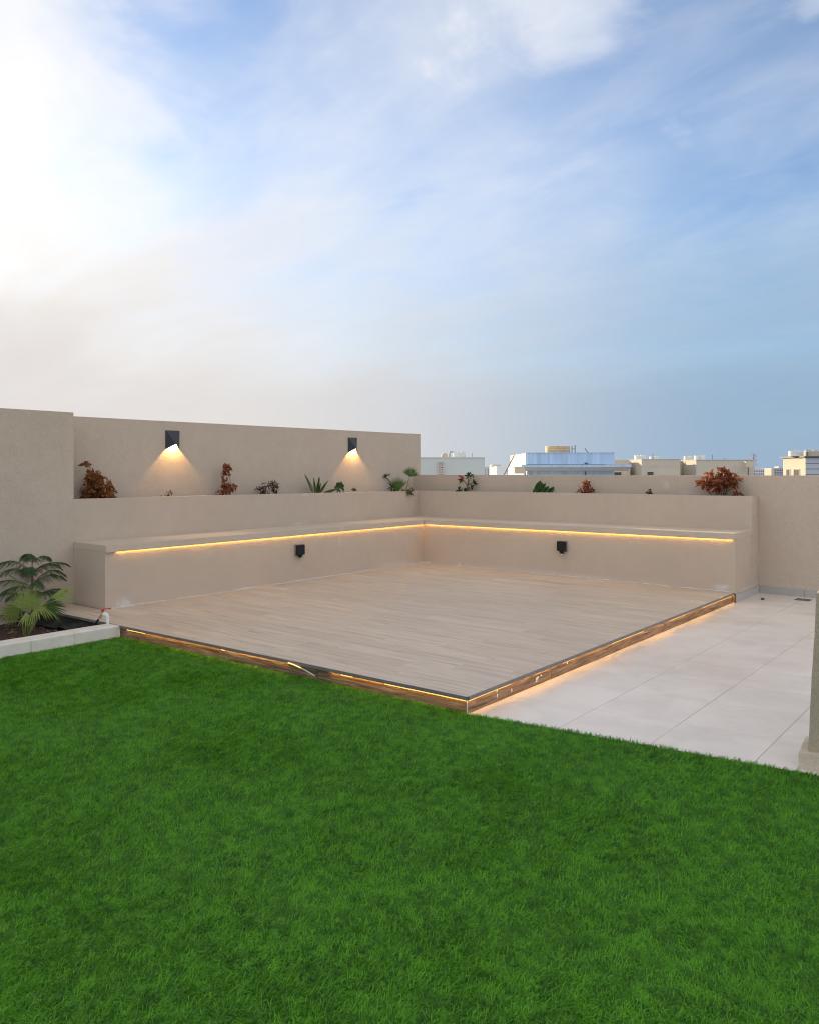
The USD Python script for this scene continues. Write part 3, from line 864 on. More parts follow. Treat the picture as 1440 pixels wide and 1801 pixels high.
# ------------------------------------------------------------------ plants
M_frond = leaf_mat('palm_frond', [(0.0, (0.27, 0.34, 0.075)), (0.6, (0.38, 0.45, 0.12)), (1.0, (0.50, 0.55, 0.20))], 0.4, 0.35)
M_frond_dark = leaf_mat('palm_frond_dark', [(0.0, (0.07, 0.15, 0.015)), (0.6, (0.13, 0.23, 0.025)), (1.0, (0.22, 0.31, 0.045))], 0.4, 0.2)
M_petiole = plain('petiole', (0.19, 0.18, 0.055), 0.5, noise_amt=0.25, nscale=30)
M_needle = leaf_mat('pine_needles', [(0.0, (0.035, 0.085, 0.018)), (0.6, (0.075, 0.15, 0.028)), (1.0, (0.15, 0.23, 0.045))], 0.55, 0.12)
M_bark = plain('young_bark', (0.13, 0.085, 0.05), 0.85, noise_amt=0.3, nscale=60)
M_twig = plain('dry_twig', (0.085, 0.05, 0.032), 0.85, noise_amt=0.3, nscale=60)
M_dry_tan = leaf_mat('dry_leaf_tan', [(0.0, (0.32, 0.13, 0.04)), (0.45, (0.56, 0.26, 0.085)), (0.8, (0.68, 0.38, 0.15)), (1.0, (0.74, 0.50, 0.27))], 0.6, 0.4)
M_dry_red = leaf_mat('dry_leaf_red', [(0.0, (0.33, 0.11, 0.05)), (0.5, (0.55, 0.225, 0.12)), (0.85, (0.66, 0.33, 0.20)), (1.0, (0.74, 0.50, 0.36))], 0.6, 0.4)
M_dry_dark = leaf_mat('dry_leaf_dark', [(0.0, (0.10, 0.042, 0.025)), (0.6, (0.21, 0.10, 0.06)), (1.0, (0.34, 0.19, 0.11))], 0.7, 0.2)
M_green = leaf_mat('green_leaf', [(0.0, (0.03, 0.075, 0.015)), (0.5, (0.07, 0.15, 0.025)), (1.0, (0.18, 0.27, 0.06))], 0.42, 0.2)
M_succ = leaf_mat('agave_leaf', [(0.0, (0.03, 0.075, 0.012)), (0.5, (0.07, 0.13, 0.02)), (1.0, (0.22, 0.22, 0.05))], 0.4, 0.1)
M_pale = leaf_mat('pale_leaf', [(0.0, (0.17, 0.17, 0.06)), (0.6, (0.26, 0.25, 0.10)), (1.0, (0.36, 0.24, 0.13))], 0.55, 0.25)
M_flower = plain('red_petals', (0.45, 0.03, 0.03), 0.5)
UP = np.array([0, 0, 1.0])
TO = -fr                                              # towards the viewer's side of the terrace


def loc3(base, dx, dy, dz=0.0):
    """base plus metres to the right, up and out towards the lawn."""
    return np.asarray(base, float) + rt_ * dx + UP * dy + TO * dz


def blade(p, d, ln, wd, side, droop=0.0, fold=0.25, n=6, peak=0.45, curl=0.0):
    t = np.linspace(0, 1, n)
    d = unit(d)
    up = unit(np.cross(side, d))
    pts = np.asarray(p) + d * (t * ln)[:, None] - UP * (droop * ln * t ** 2)[:, None] + up * (curl * ln * t ** 2)[:, None]
    w = wd * np.where(t < peak, 0.25 + 0.75 * (t / peak) ** 0.8, np.clip(1 - ((t - peak) / (1 - peak)) ** 1.7, 0.03, 1))
    return flat_blade(pts, w, side, fold)


def fan_leaf(path, hub, base, axis, side, R, spread, nseg, droop, mat, rs, free=0.55, pet=None, mid=None):
    """One fan-palm leaf: part frond (the fan) with its stalk as sub-part."""
    axis, side = unit(axis), unit(np.asarray(side, float) - unit(axis) * (np.asarray(side) @ unit(axis)))
    ms = []
    th = np.linspace(-spread, spread, nseg)
    dth = th[1] - th[0]
    for a in th:
        a += rs.uniform(-0.02, 0.02)
        d = axis * math.cos(a) + side * math.sin(a)
        s = -axis * math.sin(a) + side * math.cos(a)
        ln = R * (0.80 + 0.20 * math.cos(a)) * rs.uniform(0.93, 1.05)
        t = np.array([0, 0.2, 0.4, free, 0.72, 0.88, 1.0])
        dr = droop * (1 + 0.5 * abs(a)) * rs.uniform(0.7, 1.3)
        nrm = np.cross(d, s)
        pts = np.asarray(hub) + d * (t * ln)[:, None] - UP * (dr * ln * t ** 2.4)[:, None]
        wmax = ln * free * math.tan(dth / 2) * 1.02
        w = np.array([0.002, wmax * 0.2 / free, wmax * 0.4 / free, wmax, wmax * 0.75, wmax * 0.4, 0.0004])
        ms.append(flat_blade(pts, w, s, 0.4))
    f = part(path, 'frond', join(ms), mat, smooth=False)
    if base is not None:
        m = mid if mid is not None else (np.asarray(base) + hub) / 2 + UP * 0.03
        part(f, 'leaf_stalk', tube(bez(base, m, hub, 8), np.linspace(0.0075, 0.0045, 8), 6), pet or M_petiole, smooth=50)
    return f


rs = np.random.RandomState(3)
# fan palm in the bed
P0 = np.array([0.117, -6.713, -0.13])
fp = thing('fan_palm', 'young fan palm with broad green leaves in the bed beside the kerb', 'palm', P0, group=None)
K = 0.0059
def pb_(px, py, dz=0.0):
    return loc3(P0, (px - 47) * K, (1117 - py) * K, dz)
fan_leaf(fp, pb_(47, 1071, 0.02), loc3(P0, -0.01, 0, 0), unit(UP * 1.0 + rt_ * 0.06 - TO * 0.25), rt_, 0.275, 1.35, 26, 0.05, M_frond, rs)
fan_leaf(fp, pb_(43, 1068, 0.07), loc3(P0, -0.02, 0, 0.02), unit(-rt_ * 1.0 - UP * 0.28 + TO * 0.45), UP * 0.8 + TO * 0.6, 0.23, 1.0, 15, 0.10, M_frond, rs)
fan_leaf(fp, pb_(66, 1069, 0.06), loc3(P0, 0.015, 0, 0.01), unit(rt_ * 0.75 + UP * 0.25 + TO * 0.75), rt_ * 0.4 - TO * 0.7 + UP * 0.4, 0.19, 1.2, 16, 0.55, M_frond, rs)
fan_leaf(fp, pb_(84, 1052, -0.06), loc3(P0, 0.02, 0, -0.01), unit(rt_ * 1.0 + UP * 0.42 - TO * 0.2), UP * 0.6 - TO * 0.6 - rt_ * 0.3, 0.27, 0.55, 12, 0.20, M_frond, rs)
fan_leaf(fp, pb_(68, 1068, -0.08), loc3(P0, 0.02, 0, -0.02), unit(rt_ * 1.0 + UP * 0.12 - TO * 0.5), UP, 0.24, 0.75, 14, 0.22, M_frond_dark, rs)
fan_leaf(fp, pb_(70, 1068, 0.02), loc3(P0, 0.025, 0, 0.015), unit(rt_ * 1.0 - UP * 0.05 + TO * 0.2), TO + UP * 0.2, 0.21, 0.6, 9, 0.45, M_frond, rs)
fan_leaf(fp, pb_(37, 1072, -0.09), loc3(P0, -0.02, 0, -0.02), unit(-rt_ + UP * 0.2 - TO * 0.3), UP - TO * 0.5, 0.22, 0.6, 11, 0.22, M_frond_dark, rs)
fan_leaf(fp, pb_(55, 1072, 0.10), loc3(P0, 0.0, 0, 0.03), unit(TO * 0.7 + rt_ * 0.35 - UP * 0.55), rt_ - TO * 0.3, 0.16, 0.55, 8, 0.3, M_frond, rs)
# its neighbour, mostly outside the view on the left
P1 = loc3(P0, -0.50, 0.0, -0.10)
fq = thing('fan_palm', 'fan palm reaching in from the left picture edge with one pale arching leaf', 'palm', P1)
fan_leaf(fq, loc3(P1, 0.19, 0.66, 0.0), P1, unit(rt_ * 1.0 - UP * 0.42), TO * 0.8 + UP * 0.5, 0.27, 0.35, 9, 0.35, M_frond, rs, mid=loc3(P1, 0.02, 0.5, 0))
fan_leaf(fq, loc3(P1, -0.10, 0.5, 0.0), P1, unit(-rt_ + UP * 0.5), UP, 0.27, 1.1, 18, 0.2, M_frond, rs)
fan_leaf(fq, loc3(P1, 0.02, 0.36, 0.1), P1, unit(TO + UP * 0.3 - rt_ * 0.3), rt_, 0.24, 1.2, 18, 0.3, M_frond, rs)


def araucaria(base, label):
    t = thing('pine_sapling', label, 'sapling', base)
    base = np.array(base)
    top = base + UP * 0.74 + rt_ * 0.01
    trunk = bez(base, base + UP * 0.4 + rt_ * 0.02, top, 12)
    part(t, 'trunk', tube(trunk, np.linspace(0.014, 0.004, 12), 7), M_bark, smooth=50)
    R = np.random.RandomState(17)
    # direction on screen right/up and length of each bough, height on the trunk
    boughs = []
    for z, ln, rise, n, ph in ((0.10, 0.44, 0.10, 5, 0.2), (0.30, 0.46, 0.22, 5, 0.9), (0.42, 0.44, 0.28, 6, 0.35), (0.55, 0.40, 0.34, 6, 0.1), (0.68, 0.16, 0.5, 3, 0.6)):
        for k in range(n):
            boughs.append((z + R.uniform(-.03, .03), ln * R.uniform(0.75, 1.15), rise * R.uniform(0.5, 1.4), ph + k * 2 * math.pi / n + R.uniform(-.3, .3)))
    for z, ln, rise, a in boughs:
        d = rt_ * math.cos(a) + fr * math.sin(a)
        o = base + UP * z + rt_ * 0.02 * z
        pts = bez(o, o + d * ln * 0.55 + UP * ln * rise * 1.5, o + d * ln + UP * ln * rise * 0.25, 14)
        b = part(t, 'bough', tube(pts, np.linspace(0.0055, 0.0022, 14), 5), M_bark, smooth=50)
        ms = []
        side = np.cross(d, UP)
        for i in range(2, 21):
            q = i / 20
            p = pts[0] + 0
            f = q * 13
            i0 = min(int(f), 12)
            p = pts[i0] * (1 - (f - i0)) + pts[i0 + 1] * (f - i0)
            tl = (0.085 * math.sin(math.pi * min(q * 0.85 + 0.12, 1.0)) + 0.02) * R.uniform(0.8, 1.15)
            for s in (-1, 1):
                dd = unit(side * s * R.uniform(0.4, 0.9) + d * 0.55 + UP * R.uniform(-0.15, 0.3))
                tt = np.linspace(0, 1, 5)
                lp = p + dd * (tt * tl)[:, None] - UP * (tl * 0.75 * tt ** 2)[:, None]
                ms.append(tube(lp, [0.002, 0.0036, 0.0036, 0.003, 0.001], 4, cap=False))
        # needles along the bough's own tip
        ms.append(tube(pts[7:], np.linspace(0.006, 0.0035, 7), 5))
        part(b, 'needles', join(ms), M_needle, kind='stuff')
    return t


araucaria((-0.47, -6.41, -0.13), 'dark green pine sapling with drooping tiered boughs against the pier')

# low creeping greenery at the foot of the pier
def leaf_cloud(blobs, n, size, rs, wide=0.42, curl=0.4, droop=0.2):
    """Leaves scattered through ellipsoids (centre, radii)."""
    ms = []
    wts = np.array([b[1][0] * b[1][1] * b[1][2] for b in blobs]) ** 0.7
    wts /= wts.sum()
    for k in range(n):
        c, r = blobs[rs.choice(len(blobs), p=wts)]
        u = unit(rs.normal(size=3)) * rs.rand() ** 0.4
        p = np.array(c) + rt_ * u[0] * r[0] + fr * u[1] * r[1] + UP * u[2] * r[2]
        out = rt_ * u[0] + fr * u[1] + UP * u[2]
        d = unit(out * 0.8 + rs.normal(size=3) * 0.7)
        sd = unit(np.cross(d, out + UP * 0.5 + TO * 0.4 + rs.normal(size=3) * 0.55))
        ln = size * rs.uniform(0.65, 1.25)
        ms.append(blade(p - d * ln * 0.3, d, ln, ln * wide * 0.5, sd, droop * rs.rand(), rs.uniform(0.1, 0.7), 6, 0.42, curl * rs.uniform(-1, 1)))
    return join(ms)


def stems(base, ends, rs, r0=0.006, wig=0.12):
    out = []
    for e in ends:
        e = np.array(e, float)
        b = np.array(base) + np.array([rs.uniform(-.015, .015), rs.uniform(-.015, .015), 0])
        m = (b + e) / 2 + rs.normal(size=3) * np.linalg.norm(e - b) * wig
        out.append(tube(bez(b, m, e, 7), np.linspace(r0, r0 * 0.4, 7), 5))
    return out


def bush(name, label, cat, base, blobs, n, size, mat, seed, ends=None, twig=None, wide=0.42, group=None, r0=0.006, droop=0.2):
    R = np.random.RandomState(seed)
    t = thing(name, label, cat, base, group=group)
    if ends is None:
        ends = []
        for c, r in blobs:
            for k in range(3):
                u = unit(R.normal(size=3)) * 0.7
                ends.append(np.array(c) + rt_ * u[0] * r[0] + fr * u[1] * r[1] + UP * u[2] * r[2])
    for q in stems(base, ends, R, r0):
        part(t, 'stem', q, twig or M_twig, smooth=50)
    part(t, 'foliage', leaf_cloud(blobs, n, size, R, wide, droop=droop), mat, kind='stuff')
    return t


XA = -0.93                                            # middle of the trough along the side parapet
YB = 0.89                                             # and along the back parapet
ZS = 1.13


def a_(y, z, dx=0.0):
    return np.array([XA + dx, y, z])


def b_(x, z, dy=0.0):
    return np.array([x, YB + dy, z])


bush('dry_shrub', 'large withered shrub with curled orange brown leaves beside the pier', 'shrub', a_(-5.40, ZS),
     [(a_(-5.42, 1.36), (0.19, 0.11, 0.15)), (a_(-5.36, 1.26), (0.20, 0.11, 0.10)), (a_(-5.44, 1.50), (0.12, 0.08, 0.09)), (a_(-5.53, 1.655), (0.07, 0.05, 0.045)), (a_(-5.22, 1.33), (0.06, 0.06, 0.12))],
     330, 0.085, M_dry_tan, 41, wide=0.58)
t = thing('dry_twig', 'tiny bare dead twig in the trough under the nearer wall lamp', 'twig', a_(-4.365, ZS))
for q in stems(a_(-4.365, ZS), [a_(-4.35, 1.33), a_(-4.33, 1.29), a_(-4.40, 1.285), a_(-4.31, 1.31), a_(-4.365, 1.30)], np.random.RandomState(5), 0.007, 0.2):
    part(t, 'stem', q, M_twig)
part(t, 'foliage', leaf_cloud([(a_(-4.36, 1.29), (0.05, 0.03, 0.035)), (a_(-4.45, 1.25), (0.04, 0.02, 0.015))], 16, 0.035, np.random.RandomState(6)), M_dry_dark)
bush('dry_shrub', 'tall thin withered plant with reddish brown curled leaves', 'shrub', a_(-3.42, ZS),
     [(a_(-3.42, 1.64), (0.055, 0.05, 0.05)), (a_(-3.435, 1.54), (0.05, 0.05, 0.07)), (a_(-3.46, 1.43), (0.05, 0.05, 0.07)), (a_(-3.43, 1.32), (0.08, 0.06, 0.06)), (a_(-3.33, 1.36), (0.08, 0.05, 0.06)), (a_(-3.52, 1.26), (0.05, 0.04, 0.05))],
     120, 0.075, M_dry_red, 42, wide=0.5, ends=[a_(-3.42, 1.66), a_(-3.32, 1.40), a_(-3.52, 1.30), a_(-3.62, 1.29)])
bush('dry_shrub', 'low withered brown shrub with thin drooping leaves left of the small palm', 'shrub', a_(-2.64, ZS),
     [(a_(-2.60, 1.37), (0.14, 0.08, 0.055)), (a_(-2.78, 1.30), (0.09, 0.06, 0.055)), (a_(-2.52, 1.30), (0.05, 0.06, 0.07))],
     120, 0.065, M_dry_dark, 43, wide=0.32, ends=[a_(-2.62, 1.39), a_(-2.5, 1.37), a_(-2.72, 1.36), a_(-2.82, 1.31), a_(-2.56, 1.36), a_(-2.68, 1.33), a_(-2.9, 1.29)], droop=0.7)

# small feather palm
R = np.random.RandomState(12)
t = thing('small_palm', 'small green feather palm with two long outstretched leaves in the trough', 'palm', a_(-1.66, ZS))
for dx, ln, el, n in ((-0.60, 0.43, 0.95, 18), (0.95, 0.42, 0.42, 18), (-0.22, 0.30, 1.0, 15), (0.05, 0.31, 1.0, 15), (0.25, 0.30, 1.0, 15), (0.5, 0.31, 0.85, 15), (-0.1, 0.24, 0.9, 12), (0.35, 0.22, 0.8, 12)):
    d = unit(np.array([0, 1, 0]) * dx + UP * el + np.array([R.uniform(0, .3), 0, 0]))
    o = a_(-1.66, ZS)
    pts = bez(o, o + d * ln * 0.55 + UP * 0.02, o + d * ln - UP * ln * 0.06 * abs(dx), 10)
    st_ = part(t, 'frond', tube(pts, np.linspace(0.006, 0.002, 10), 5), M_petiole, smooth=50)
    ms = []
    sd = unit(np.cross(d, np.array([1.0, 0.2, 0])))
    for k in range(n):
        q = 0.25 + 0.75 * k / (n - 1)
        i0 = min(int(q * 9), 8)
        p = pts[i0] + (pts[i0 + 1] - pts[i0]) * (q * 9 - i0)
        for s in (-1, 1):
            dd = unit(d * 1.0 + sd * s * (0.55 * (1.1 - q)) + np.array([1, 0, 0]) * 0.15)
            ms.append(blade(p, dd, 0.11 * (1.15 - 0.5 * q), 0.006, np.cross(dd, np.array([1, 0.3, 0])), 0.05, 0.3, 4))
    part(st_, 'leaflets', join(ms), M_frond_dark, kind='stuff')

# leaning succulent
t = thing('succulent', 'dark green rosette plant on a leaning bare stalk right of the small palm', 'succulent', a_(-0.98, ZS))
tip = a_(-1.20, 1.325, 0.05)
part(t, 'stem', tube(bez(a_(-0.96, ZS), a_(-1.02, 1.30), tip, 9), np.linspace(0.009, 0.007, 9), 6), M_bark, smooth=50)
for k in range(9):
    a = k * 2.4
    d = unit(np.array([0.35, math.cos(a), math.sin(a) * 0.9 + 0.15]))
    part(t, 'leaf', blade(tip, d, R.uniform(0.10, 0.135), 0.026, unit(np.cross(d, [1.0, 0, 0.1])), 0.15, 0.25, 7, 0.68), M_green, smooth=50)
t = thing('seedling', 'tiny pale green seedling below the farther wall lamp', 'seedling', a_(-0.78, ZS))
part(t, 'stem', tube([a_(-0.78, ZS), a_(-0.775, 1.255)], 0.004, 5), M_petiole)
for k, (dy, dz) in enumerate(((0.9, 0.15), (-0.5, 0.9), (0.2, 1.0), (-0.9, 0.5), (0.8, 0.6))):
    d = unit(np.array([0.2, dy, dz]))
    part(t, 'leaf', blade(a_(-0.775, 1.245), d, 0.085, 0.014, unit(np.cross(d, [1, 0, 0.2])), 0.25, 0.3, 6), M_pale if k < 2 else M_green)

# fan palm in the corner of the trough
C0 = np.array([-0.90, 0.42, ZS])
KC = 0.0105
def pc(px, py, dz=0.0):
    return loc3(C0, (px - 705) * KC, (867 - py) * KC, dz)
t = thing('fan_palm', 'fan palm with two raised fan leaves in the inner corner of the trough', 'palm', C0)
fan_leaf(t, pc(702, 860, 0.03), C0, unit(UP * 1.0 - rt_ * 0.05), rt_, 0.285, 0.75, 20, 0.03, M_frond_dark, rs, 0.66)
fan_leaf(t, pc(722, 834, 0.05), pc(714, 864), unit(UP * 0.9 + rt_ * 0.22), rt_ - UP * 0.15, 0.205, 1.15, 20, 0.06, M_frond_dark, rs, 0.66)
fan_leaf(t, pc(715, 857, 0.02), pc(712, 866), unit(UP * 0.9 + rt_ * 0.55), TO, 0.17, 0.5, 9, 0.05, M_frond_dark, rs, 0.66)
t = thing('rosette_plant', 'spiky dark rosettes on a bent stem left of the corner fan palm', 'succulent', pc(690, 866))
part(t, 'stem', tube(bez(pc(691, 866), pc(692, 838), pc(678, 834), 8), 0.009, 6), M_bark, smooth=50)
for cx, cy, n, ln, mat in ((676, 833, 26, 0.085, M_pale), (683, 832, 9, 0.10, M_green), (690, 852, 12, 0.12, M_green), (694, 858, 9, 0.10, M_green)):
    ms = []
    for k in range(n):
        d = unit(R.normal(size=3) + UP * 0.3 + TO * 0.3)
        ms.append(blade(pc(cx, cy, 0.02), d, ln * R.uniform(0.7, 1.1), 0.010, unit(np.cross(d, R.normal(size=3))), 0.1, 0.3, 5))
    part(t, 'rosette', join(ms), mat, kind='stuff')
bush('low_plant', 'low pale yellowish green plant with a dry curled leaf at the trough corner', 'plant', pc(716, 866),
     [(pc(712, 860, 0.08), (0.09, 0.05, 0.04)), (pc(722, 861, 0.08), (0.06, 0.05, 0.035)), (pc(729, 857, 0.08), (0.05, 0.04, 0.035))], 46, 0.085, M_pale, 51, wide=0.4, r0=0.004)

# desert rose with red flowers
D0 = b_(0.27, ZS)
KD = 0.0099
def pd_(px, py, dz=0.0):
    return loc3(D0, (px - 821) * KD, (872 - py) * KD, dz)
t = thing('flowering_shrub', 'green shrub with small red flowers in front of the pale building', 'shrub', D0)
part(t, 'trunk', tube(bez(D0, pd_(822, 862), pd_(822, 850), 6), np.linspace(0.016, 0.010, 6), 7), M_bark, smooth=50)
tips = [(813, 842), (825, 835), (833, 848), (829, 852), (830, 834)]
for px, py in tips:
    part(t, 'branch', tube(bez(pd_(822, 853), pd_((822 + px) / 2, (853 + py) / 2 - 2), pd_(px, py), 6), np.linspace(0.009, 0.005, 6), 6), M_bark, smooth=50)
for px, py, n, ln in ((812, 841, 16, 0.085), (825, 835, 16, 0.085), (833, 848, 16, 0.075), (830, 833, 7, 0.06), (829, 856, 10, 0.07), (807, 861, 14, 0.085), (817, 861, 10, 0.08), (822, 860, 8, 0.07)):
    ms = []
    for k in range(n):
        d = unit(R.normal(size=3) + UP * 0.45 + TO * 0.2)
        ms.append(blade(pd_(px, py), d, ln * R.uniform(0.7, 1.2), 0.014, unit(np.cross(d, R.normal(size=3))), 0.2, 0.35, 6, 0.6))
    part(t, 'leaf_cluster', join(ms), M_green, kind='stuff')
for px, py in ((811, 837), (807, 836), (813, 839)):
    ms = []
    for k in range(5):
        a = k * 2 * math.pi / 5
        d = unit(rt_ * math.cos(a) + UP * math.sin(a) + TO * 0.4)
        ms.append(blade(pd_(px, py, 0.07), d, 0.028, 0.010, unit(np.cross(d, TO)), 0.0, 0.2, 5, 0.65))
    part(t, 'flower', join(ms), M_flower)

# agave-like plant with stout leaves leaning to the right
A0 = b_(1.74, ZS)
KA = 0.0094
t = thing('agave', 'short stout green leaves leaning right in the back trough', 'agave', A0)
for px, py, ex, ey, w in ((938, 872, 949, 848, 0.040), (944, 873, 957, 852, 0.036), (952, 874, 963, 857, 0.036), (958, 875, 972, 858, 0.034), (947, 874, 952, 851, 0.036), (963, 876, 970, 861, 0.028), (938, 873, 940, 860, 0.025)):
    o = loc3(A0, (px - 948) * KA, (875 - py) * KA, R.uniform(0, 0.06))
    d = loc3(A0, (ex - 948) * KA, (875 - ey) * KA, 0.03) - o
    ln = np.linalg.norm(d)
    part(t, 'leaf', blade(o, d, ln * 1.2, w * 1.25, unit(np.cross(d, TO + UP * 0.2)), 0.02, 0.5, 8, 0.6), M_succ, smooth=50)
bush('dry_shrub', 'small pointed mound of withered rust brown leaves in the back trough', 'shrub', b_(2.60, ZS),
     [(b_(2.60, 1.25), (0.145, 0.09, 0.06)), (b_(2.62, 1.33), (0.09, 0.07, 0.06)), (b_(2.60, 1.39), (0.045, 0.04, 0.04))], 190, 0.055, M_dry_red, 44, wide=0.45,
     ends=[b_(2.60, 1.47), b_(2.50, 1.32), b_(2.47, 1.36), b_(2.70, 1.32)])
bush('dry_shrub', 'tiny tuft of dead brown leaves beside the white scuff on the parapet', 'shrub', b_(3.65, ZS),
     [(b_(3.645, 1.25), (0.05, 0.04, 0.035)), (b_(3.63, 1.285), (0.025, 0.02, 0.02))], 26, 0.045, M_dry_dark, 45, wide=0.45, r0=0.004)
bush('dry_shrub', 'big spreading withered shrub with rust red leaves at the right end of the trough', 'shrub', b_(4.68, ZS),
     [(b_(4.55, 1.43), (0.16, 0.10, 0.10)), (b_(4.72, 1.47), (0.15, 0.10, 0.12)), (b_(4.84, 1.43), (0.12, 0.09, 0.09)), (b_(4.45, 1.40), (0.10, 0.08, 0.07)), (b_(4.70, 1.57), (0.06, 0.06, 0.055)),
      (b_(4.53, 1.53), (0.05, 0.05, 0.05)), (b_(4.62, 1.34), (0.16, 0.10, 0.06)), (b_(4.92, 1.26), (0.06, 0.05, 0.035)), (b_(4.79, 1.54), (0.05, 0.05, 0.05))],
     400, 0.085, M_dry_red, 46, wide=0.42, r0=0.009,
     ends=[b_(4.50, 1.45), b_(4.58, 1.45), b_(4.66, 1.48), b_(4.74, 1.50), b_(4.84, 1.44), b_(4.92, 1.42), b_(4.93, 1.26), b_(4.42, 1.40)])
# a few dead scraps along the soil of the trough
# ------------------------------------------------------------------ lawn
def edge_y(x):
    return np.where(x < W + 0.02, front_y(x) + 0.012, -5.872 + 0.17 * (x - 5.23))


LX0, LX1, LY0 = 0.972, 10.4, -11.6
n = 80
xs = np.linspace(LX0, LX1, n)
V = np.array([[x, y, -0.120] for x in xs for y in (LY0, float(edge_y(np.array(x))) - 0.004)])
F = []
for i in range(n - 1):
    a = 2 * i
    F += [[a, a + 2, a + 3], [a, a + 3, a + 1]]
single('lawn_base', trimesh.Trimesh(V, F, process=False), plain('turf_backing', (0.07, 0.20, 0.014), 0.9), kind='structure')


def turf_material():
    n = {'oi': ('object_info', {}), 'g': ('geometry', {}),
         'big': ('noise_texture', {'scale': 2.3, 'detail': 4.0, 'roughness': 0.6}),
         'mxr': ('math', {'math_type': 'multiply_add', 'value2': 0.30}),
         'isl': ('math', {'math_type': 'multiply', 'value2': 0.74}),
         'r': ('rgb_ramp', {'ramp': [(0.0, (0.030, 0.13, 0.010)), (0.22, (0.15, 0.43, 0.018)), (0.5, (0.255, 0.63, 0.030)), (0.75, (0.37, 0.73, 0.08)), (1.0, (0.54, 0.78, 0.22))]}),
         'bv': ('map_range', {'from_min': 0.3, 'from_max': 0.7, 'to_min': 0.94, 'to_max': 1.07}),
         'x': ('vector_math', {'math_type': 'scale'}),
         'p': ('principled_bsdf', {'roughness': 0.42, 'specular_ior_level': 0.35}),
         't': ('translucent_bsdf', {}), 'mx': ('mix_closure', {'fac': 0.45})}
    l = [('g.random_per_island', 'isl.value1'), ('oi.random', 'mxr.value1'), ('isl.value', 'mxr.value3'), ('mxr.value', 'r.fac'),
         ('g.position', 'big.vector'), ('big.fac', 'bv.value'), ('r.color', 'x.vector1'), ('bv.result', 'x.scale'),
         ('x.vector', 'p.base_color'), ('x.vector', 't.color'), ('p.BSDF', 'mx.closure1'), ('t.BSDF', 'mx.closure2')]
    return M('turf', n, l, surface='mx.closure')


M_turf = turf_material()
pi = UsdGeom.PointInstancer.Define(stage, '/World/artificial_grass')
tag(pi.GetPrim(), 'bright green artificial grass covering the lawn in the foreground', 'grass', kind='stuff')
R = np.random.RandomState(77)
NP, NB = 16, 18
protos = []
for k in range(NP):
    V, F = [], []
    for b in range(NB):
        a, rr = R.rand() * 2 * math.pi, 0.026 * math.sqrt(R.rand())
        o = np.array([rr * math.cos(a), rr * math.sin(a), 0])
        ln = R.uniform(0.016, 0.030)
        az = R.normal(0, 1.25)
        lean = np.clip(R.normal(1.0, 0.33), 0.15, 1.42)
        h = np.array([math.cos(az), math.sin(az), 0])
        s = np.array([-math.sin(az + R.normal(0, 0.5)), math.cos(az), 0])
        w = R.uniform(0.0010, 0.0017)
        i0 = len(V)
        for q, ww in ((0.0, 1.0), (0.4, 1.0), (0.75, 0.75)):
            p = o + ln * (q * math.cos(lean * (0.62 + 0.5 * q)) * UP + q * math.sin(lean * (0.62 + 0.5 * q)) * h)
            V += [p - s * w * ww, p + s * w * ww]
        q = 1.0
        V.append(o + ln * (math.cos(lean * 1.12) * UP + math.sin(lean * 1.12) * h))
        F += [[i0, i0 + 1, i0 + 3], [i0, i0 + 3, i0 + 2], [i0 + 2, i0 + 3, i0 + 5], [i0 + 2, i0 + 5, i0 + 4], [i0 + 4, i0 + 5, i0 + 6]]
    pp = f'/World/artificial_grass/tuft_{k:03d}' if k else '/World/artificial_grass/tuft'
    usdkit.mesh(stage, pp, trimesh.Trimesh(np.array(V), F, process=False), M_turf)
    protos.append(pp)
pi.CreatePrototypesRel().SetTargets([Sdf.Path(p) for p in protos])
SP = 0.0225
gx, gy = np.meshgrid(np.arange(LX0, LX1, SP), np.arange(LY0, -4.8, SP))
px = (gx + R.uniform(-0.5, 0.5, gx.shape) * SP).ravel()
py = (gy + R.uniform(-0.5, 0.5, gy.shape) * SP).ravel()
dep = (px - CAM[0]) * _f[0] + (py - CAM[1]) * _f[1]
lat = (px - CAM[0]) * _r[0] + (py - CAM[1]) * _r[1]
ok = (py < edge_y(px) - 0.004) & (px > LX0 + 0.004) & (dep > 1.2) & (np.abs(lat) < 0.62 * dep + 1.2)      # only where a viewer near here could see it
ok &= ~((px > 7.085) & (py > -5.50 + 0.165 * (px - 7.125)))
px, py = px[ok], py[ok]
N = len(px)
P3 = np.stack([px, py, px * 0], 1)
ang = 0.9 + 2.6 * (fbm(P3 * 1.35, 3, 3) - 0.5) * 2 + 1.2 * (noise(P3 * 9.0, 5) - 0.5) + R.normal(0, 0.45, N)
tilt = (fbm(P3 * 3.2 + 9, 3, 8) - 0.5) * 0.55
sc = 0.98 + 0.3 * (fbm(P3 * 2.2 + 31, 3, 6) - 0.4) + R.uniform(-0.12, 0.12, N)
ca, sa = np.cos(ang / 2), np.sin(ang / 2)
ct, st2 = np.cos(tilt / 2), np.sin(tilt / 2)
quat = np.stack([ca * ct, -sa * st2, ca * st2, sa * ct], 1)       # about z by ang after about y by tilt: w, x, y, z
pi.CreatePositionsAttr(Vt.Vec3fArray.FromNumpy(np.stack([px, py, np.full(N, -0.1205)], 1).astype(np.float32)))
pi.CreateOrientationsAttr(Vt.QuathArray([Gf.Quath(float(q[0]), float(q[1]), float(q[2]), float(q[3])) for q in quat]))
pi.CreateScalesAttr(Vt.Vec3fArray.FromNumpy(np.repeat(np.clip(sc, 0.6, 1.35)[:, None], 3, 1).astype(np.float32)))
pi.CreateProtoIndicesAttr(Vt.IntArray.FromNumpy(R.randint(0, NP, N).astype(np.int32)))
